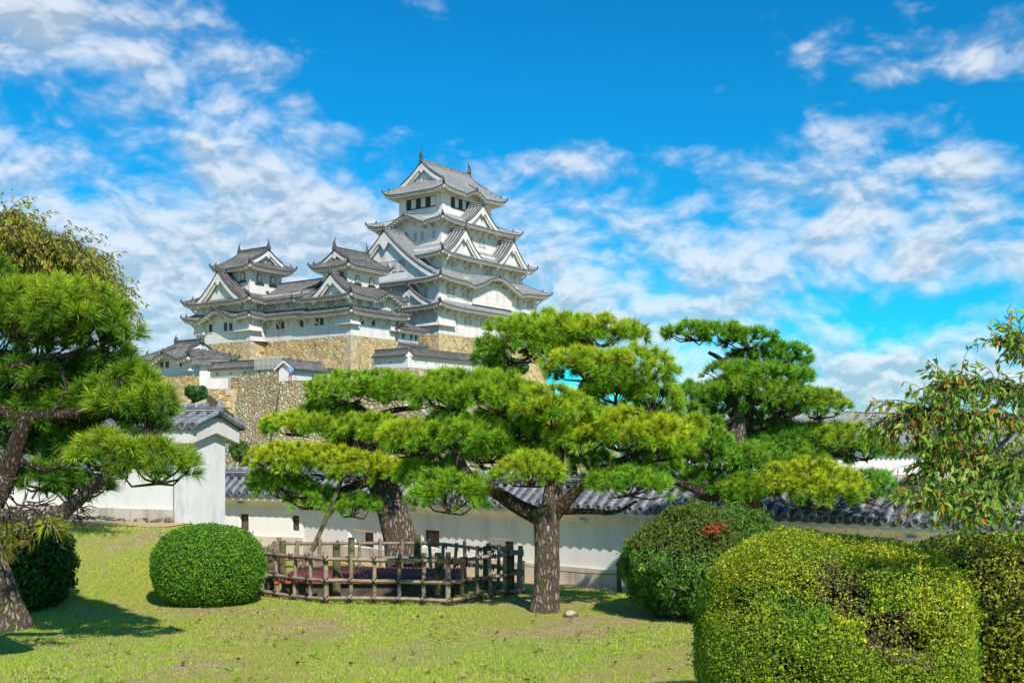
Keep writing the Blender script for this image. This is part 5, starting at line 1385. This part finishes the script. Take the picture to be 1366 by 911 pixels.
# ---------------------------------------------------------------- bamboo fence around the old well
FP = [(-3.95, 17.75), (-2.78, 16.85), (-.95, 16.6), (.10, 17.9), (-.38, 18.9), (-1.65, 20.5), (-4.25, 20.4)]
fence = empty('bamboo_fence', (-2.1, 18.4, 0), 0, 'weathered bamboo lattice fence ringing the well beneath the pines', 'fence')
def fl(p): return np.array([p[0] + 2.1, p[1] - 18.4, p[2]])
for s_ in range(7):
    A_ = np.array(FP[s_]); B_ = np.array(FP[(s_ + 1) % 7]); L = np.linalg.norm(B_ - A_); d = (B_ - A_) / L; nrm = np.array([d[1], -d[0]])
    cen = np.array([-2.1, 18.6]);
    if np.dot(nrm, cen - A_) > 0: nrm = -nrm
    zA, zB_ = gz(*A_), gz(*B_)
    RH = (.08, .35, .67) if s_ < 4 else (.06, .32, .60)
    for hgt in RH:
        sag = rng.normal(0, .012); mm = 'bamboo_dark' if s_ in (0, 3, 4, 5, 6) else 'bamboo'
        k = 7; pts = []
        for i in range(k):
            f = -.06 / L + (1 + .12 / L) * i / (k - 1); q = A_ + d * L * f + nrm * .04; pts.append(fl([q[0], q[1], zA + (zB_ - zA) * f + hgt + sag * math.sin(f * 3.1) + rng.normal(0, .004)]))
        b = MB(); b.tube(pts, .031, mm, 9)
        for i in range(1, k - 1): b.tube([pts[i] - (pts[1] - pts[0]) * .012, pts[i] + (pts[1] - pts[0]) * .012], .035, mm, 9)   # nodes
        rl_ = b.obj('rail', fence, smooth=True)
    n = max(3, int(round(L / .37)))
    for i in range(n + (0)):
        f = i / n; q = A_ + d * L * f; zq = gz(*q); tall = (i == 0)
        hgt = (.79 if tall else .75) - (.08 if s_ >= 4 else 0) + rng.normal(0, .03); lean = rng.normal(0, .012, 2)
        b = MB(); qq = q - nrm * .01 if not tall else q
        b.tube([fl([qq[0], qq[1], zq - .1]), fl([qq[0] + lean[0], qq[1] + lean[1], zq + hgt * .5]), fl([qq[0] + lean[0] * 2, qq[1] + lean[1] * 2, zq + hgt])], .040 if tall else .031, 'bamboo' if s_ < 3 else 'bamboo_dark', 9)
        for hh in (.25, .52): b.tube([fl([qq[0] + lean[0], qq[1] + lean[1], zq + hgt * hh - .006]), fl([qq[0] + lean[0], qq[1] + lean[1], zq + hgt * hh + .006])], .036 if not tall else .045, 'bamboo', 9)
        pale = b.obj('picket', fence, smooth=True)
        b = MB()
        for hh in RH:   # black palm-rope lashings
            z_ = zq + hh
            for sg in (-1, 1):
                w_ = .045; c0 = qq + nrm * .065
                b.tube([fl([c0[0] - d[0] * w_ , c0[1] - d[1] * w_, z_ - sg * w_]), fl([c0[0] + nrm[0] * .014, c0[1] + nrm[1] * .014, z_]), fl([c0[0] + d[0] * w_, c0[1] + d[1] * w_, z_ + sg * w_])], .009, 'lash', 5)
            b.tube([fl([c0[0], c0[1], z_ - .02]), fl([c0[0] + nrm[0] * .03, c0[1], z_ - .07])], .006, 'lash', 4)
            b.obj('rope_lashing', pale); b = MB()
# stout mossy posts behind the corners
for (x, y, h) in ((-2.66, 17.05, .88), (-1.10, 16.85, .76), (-.02, 18.0, .64), (-.42, 18.5, .72), (-1.70, 20.2, .78), (-4.1, 20.1, .68), (-3.85, 17.95, .72), (-2.9, 20.3, .72)):
    b = MB(); z_ = gz(x, y); b.tube([fl([x, y, z_ - .1]), fl([x, y, z_ + h])], [.062, .058], 'post_moss', 12); b.obj('post', fence, smooth=False)

# the well: stone curb with a dark red corrugated cover
well = empty('well', (-2.25, 18.5, gz(-2.25, 18.5)), 0, 'low stone well curb with a dark red corrugated cover, inside the bamboo fence', 'well')
b = MB()
for sx in (-1, 1): b.box([sx * 1.22, 0, .06], [.13, .95, .16], 'well_stone')
for sy in (-1, 1): b.box([0, sy * .82, .06], [1.088, .13, .158], 'well_stone')
b.obj('stone_curb', well)
b = MB(); n = 44; X = []; H = []
for i in range(n * 4 + 1): X.append(-1.42 + 2.84 * i / (n * 4)); H.append(.024 * math.sin(i * math.pi / 2))
X = np.array(X); H = np.array(H)
b.grid(np.stack([np.stack([X, np.full_like(X, y), .255 + H + dz], 1) for y, dz in ((-1.0, -.02), (-1.0, .0), (0, .015), (1.0, .0), (1.0, -.02))], 1), 'rust')
b.obj('cover', well, smooth=True)
b = MB()
for y in (-1.01, 1.01): b.path([[-1.44, y, .225], [1.44, y, .225]], .03, .035, 'rust_edge')
for x in (-1.44, 1.44): b.path([[x, -.99, .225], [x, .99, .225]], .03, .036, 'rust_edge')
b.obj('cover_frame', well)

# ---------------------------------------------------------------- small things
def line_pt(px, off):
    t = line_param(px, WA + WN * off, WD); return WA + WN * off + WD * t
for px, h, lab in ((697, .50, 'short dark stake at the wall foot, between the bamboo fence and the thick pine trunk'), (826, .62, 'dark iron stake by the wall foot, left of the bush with orange patches')):
    p = line_pt(px, 1.15); z_ = gz(*p); b = MB(); b.box([p[0], p[1], z_ + h / 2 - .05], [.035, .035, h / 2 + .05], 'post_dark', .6); b.box([p[0], p[1], z_ + h + .006], [.042, .042, .008], 'post_dark', .6)
    tag(b.obj('rope_post'), lab, 'post')
p0, p1, p2_ = line_pt(560, 1.15), line_pt(697, 1.15), line_pt(826, 1.15); p3_ = line_pt(960, 1.15)
pts = []
for a_, c_ in ((p0, p1), (p1, p2_), (p2_, p3_)):
    for f in np.linspace(0, .9, 6): q = a_ + (c_ - a_) * f; pts.append([q[0], q[1], gz(*q) + .42 - .10 * 4 * f * (1 - f) * .5])
b = MB(); b.tube(pts, .009, 'post_dark', 5, sub=2); tag(b.obj('rope_line'), 'thin dark rope strung along the foot of the long wall', 'rope')
# white pipe rail at the left
b = MB(); A_ = LW0 + LD * 1.2 + LN * 1.0; B_ = LW0 + LD * 6 + LN * 1.0
b.tube([[*(A_ + (B_ - A_) * f), gz(*(A_ + (B_ - A_) * f)) + .10 + .04 * math.sin(f * 9)] for f in np.linspace(0, 1, 9)], .018, 'rope', 6, sub=2)
tag(b.obj('rope_line'), 'pale low rope lying along the sandy edge under the left wall', 'rope')
q = P3(88, 694, 22.3); b = MB(); b.tube([[q[0], q[1], gz(q[0], q[1]) - .05], [q[0], q[1], gz(q[0], q[1]) + .26]], .05, 'rope', 8); tag(b.obj('rope_post'), 'stubby pale post holding the low rope by the left wall', 'post')
# rock at the pine foot
b = MB(); th = np.linspace(0, 2 * np.pi, 17); ph = np.linspace(-np.pi / 2, np.pi / 2, 9); TH, PH = np.meshgrid(th, ph, indexing='ij')
uu = np.stack([np.cos(PH) * np.cos(TH), np.cos(PH) * np.sin(TH), np.sin(PH)], 2); k = 1 + .22 * wob(uu, 2.2, 3)[..., None]; k[-1] = k[0]
q = P3(762, 822, 15.5); G = uu * k * [.10, .08, .07] + [q[0], 15.5, gz(q[0], 15.5) + .02]; b.grid(G, 'stone_kerb'); tag(b.obj('rock'), 'small pale rock on the lawn beside the thick pine trunk', 'rock')
# fallen brown leaves / cones
lv = [(38, 893, 11.5), (50, 868, 12.2)]
k_ = 0
for px, D in ((348, 14.5), (575, 13.8), (607, 13.5), (663, 14.0), (648, 11.8), (820, 12.0), (318, 12.2), (552, 12.6), (855, 12.4), (405, 10.9), (405, 14.0), (492, 11.0), (706, 10.5), (772, 13.4), (452, 13.0), (300, 10.3)) + tuple((rng.uniform(150, 900), 1 / rng.uniform(1 / 15.5, 1 / 9.5)) for _ in range(34)):
    x = (px - HX) / F * D; z_ = gz(x, D); b = MB(); a = rng.uniform(0, 6.28); w_ = rng.uniform(.035, .06)
    c_, s__ = math.cos(a), math.sin(a); v = np.array([[-w_, 0, .03], [0, -w_ * .5, .015], [w_, 0, .045], [0, w_ * .5, .02], [0, 0, .008]])
    v = np.column_stack([v[:, 0] * c_ - v[:, 1] * s__ + x, v[:, 0] * s__ + v[:, 1] * c_ + D, v[:, 2] + z_ + .015]); b.tris(v, [[0, 1, 4], [1, 2, 4], [2, 3, 4], [3, 0, 4]], 'dead_leaf')
    tag(b.obj('fallen_leaf'), 'curled brown dead leaf lying on the lawn', 'leaf', 'dead leaves scattered on the lawn')

# the visitor by the guard house: small figure in blue shirt and brown trousers
def person(loc, H, label):
    me = bpy.data.meshes.new('person'); J = {'p': (0, 0, .52), 'w': (0, 0, .62), 'c': (0, 0, .76), 'n': (0, 0, .855), 'h': (.01, -.01, .94),
         'sl': (-.105, 0, .80), 'el': (-.14, -.02, .64), 'hl': (-.12, -.09, .50), 'sr': (.105, 0, .80), 'er': (.14, -.02, .64), 'hr': (.10, -.10, .54),
         'kl': (-.055, -.01, .27), 'fl': (-.06, .01, .03), 'tl': (-.06, -.07, .015), 'kr': (.055, -.01, .27), 'fr': (.06, .02, .03), 'tr': (.065, -.06, .015)}
    ks = list(J); E = [('p', 'w'), ('w', 'c'), ('c', 'n'), ('n', 'h'), ('c', 'sl'), ('sl', 'el'), ('el', 'hl'), ('c', 'sr'), ('sr', 'er'), ('er', 'hr'), ('p', 'kl'), ('kl', 'fl'), ('fl', 'tl'), ('p', 'kr'), ('kr', 'fr'), ('fr', 'tr')]
    rad = {'p': .075, 'w': .068, 'c': .078, 'n': .032, 'h': .058, 'sl': .04, 'el': .028, 'hl': .022, 'sr': .04, 'er': .028, 'hr': .022, 'kl': .045, 'fl': .03, 'tl': .025, 'kr': .045, 'fr': .03, 'tr': .025}
    me.from_pydata([tuple(v * H for v in J[k]) for k in ks], [(ks.index(a), ks.index(b_)) for a, b_ in E], [])
    o = bpy.data.objects.new('person', me); COL.objects.link(o); md = o.modifiers.new('skin', 'SKIN'); o.modifiers.new('sub', 'SUBSURF').levels = 1
    for k, v in zip(ks, me.skin_vertices[0].data): v.radius = (rad[k] * H, rad[k] * H * .8); v.use_root = (k == 'p')
    dg_ = bpy.context.evaluated_depsgraph_get(); me2 = bpy.data.meshes.new_from_object(o.evaluated_get(dg_)); o.modifiers.clear(); o.data = me2
    for m_ in ('skin', 'shirt_blue', 'trousers', 'hair'): me2.materials.append(M[m_])
    for f in me2.polygons:
        z_ = f.center[2] / H; x_ = abs(f.center[0]) / H; y_ = f.center[1] / H
        f.material_index = 3 if (z_ > .955 or (z_ > .89 and y_ > .0)) else 0 if (z_ > .84 or (x_ > .10 and z_ < .60 and z_ > .45)) else 1 if z_ > .53 else 2 if z_ > .05 else 3
        f.use_smooth = True
    o.location = loc; tag(o, label, 'person'); return o
q = W2(387, 109.6)
zt3 = CAMZ + (HY - 514) / F * 109.6
person((q[0], q[1], zt2), 1.7, 'person in light blue shirt and reddish-brown trousers standing by the tiny guard house')

# ---------------------------------------------------------------- grass
N = 520000
v_ = rng.uniform(0, 1, N); D = 1 / (1 / 8.2 + (1 / 24.0 - 1 / 8.2) * v_)           # even over the picture height
X = rng.uniform(-.50, .48, N) * D
zg = ground_z(X, D)
dw = (X - WA[0]) * WN[0] + (D - WA[1]) * WN[1]; dl = (X - LW0[0]) * LN[0] + (D - LW0[1]) * LN[1]
ok = (dw > 1.0) & ((dl > .9) | (X > -5.6))
ok &= ~((np.abs(X + 2.25) < 1.35) & (np.abs(D - 18.5) < .95))
pt = np.stack([X, D, zg * 0], 1)
soil = wob(pt, .9, 2) + .6 * wob(pt, 2.6, 3) + .35 * wob(pt, 7, 1)
dpine = np.hypot(X - pa[0], D - DA); dryness = soil * 1.15 + .05 + 1.0 * np.exp(-(dpine / 1.3) ** 2) + .35 * np.exp(-(((X + 2.0) / 2.4) ** 2 + ((D - 14.6) / .9) ** 2))
ok &= rng.uniform(0, 1, N) > sstep(.0, .85, dryness) * .93
X, D, zg, dryness, pt = X[ok], D[ok], zg[ok], dryness[ok], pt[ok]
n = len(X); lush = wob(pt, 1.6, 7)
h = (.016 + .014 * sstep(-.2, .8, lush)) * rng.uniform(.5, 1.5, n) * (D / 12) ** .35
tuft = np.exp(-(np.minimum(np.abs(dw[ok] * 0 + np.hypot(X - -1.9, D - 16.4)), 9) / 1.2) ** 2); h *= 1 + .9 * tuft
a = rng.uniform(0, 6.28, n); w = .0035 * (D / 12) * 1.5
ln = rng.uniform(.2, 1.3, n) * h; b2 = rng.uniform(0, 6.28, n)
base = np.stack([X, D, zg - .003], 1); s = np.stack([np.cos(a), np.sin(a), 0 * a], 1) * w[:, None]
tipp = base + np.stack([np.cos(b2) * ln, np.sin(b2) * ln, h], 1)
V = np.stack([base - s, base + s, tipp], 1).reshape(-1, 3)
y = np.clip(.45 + .35 * wob(pt, 1.1, 5) + rng.normal(0, .22, n), 0, 1)[:, None]
dry = (rng.uniform(0, 1, n) < .16 + .35 * sstep(-.3, .8, dryness))[:, None]
c = (np.array([.22, .48, .03]) * (1 - y) + np.array([.56, .62, .06]) * y) * rng.uniform(.8, 1.2, (n, 1)); c = np.where(dry, np.array([.58, .46, .22]) * rng.uniform(.7, 1.2, (n, 1)), c)
o = link_obj('grass', fast_mesh('grass', V, np.arange(n * 3).reshape(-1, 3), None, ('grass_blade',), np.repeat(c, 3, 0))); tag(o, 'short sunlit lawn grass with worn brown patches', 'grass', kind='stuff')
# little weeds with broad leaves
n = 5200; D = 1 / rng.uniform(1 / 20, 1 / 8.5, n); X = rng.uniform(-.5, .46, n) * D; pt = np.stack([X, D, 0 * X], 1); k = (wob(pt, 2.2, 9) + .5 * wob(pt, 6, 2) > .25) & ((X - WA[0]) * WN[0] + (D - WA[1]) * WN[1] > 1.3) & ((X > -5) | (D < 18)); X, D = X[k], D[k]
P_ = np.repeat(np.stack([X, D, ground_z(X, D) + .014], 1), 5, 0); P_[:, :2] += rng.normal(0, .018, (len(P_), 2)); P_[:, 2] += rng.uniform(0, .02, len(P_))
V, Q, Cc = leaves(P_, np.tile([0, 0, 1.], (len(P_), 1)), .034, palette(len(P_), [(.16, .34, .02), (.26, .42, .04), (.34, .38, .05)], (3, 3, 2)), .45, .7)
o = link_obj('weeds', fast_mesh('weeds', V, None, Q, ('leaf',), Cc)); tag(o, 'tiny bright weeds dotted through the lawn', 'weeds', kind='stuff')
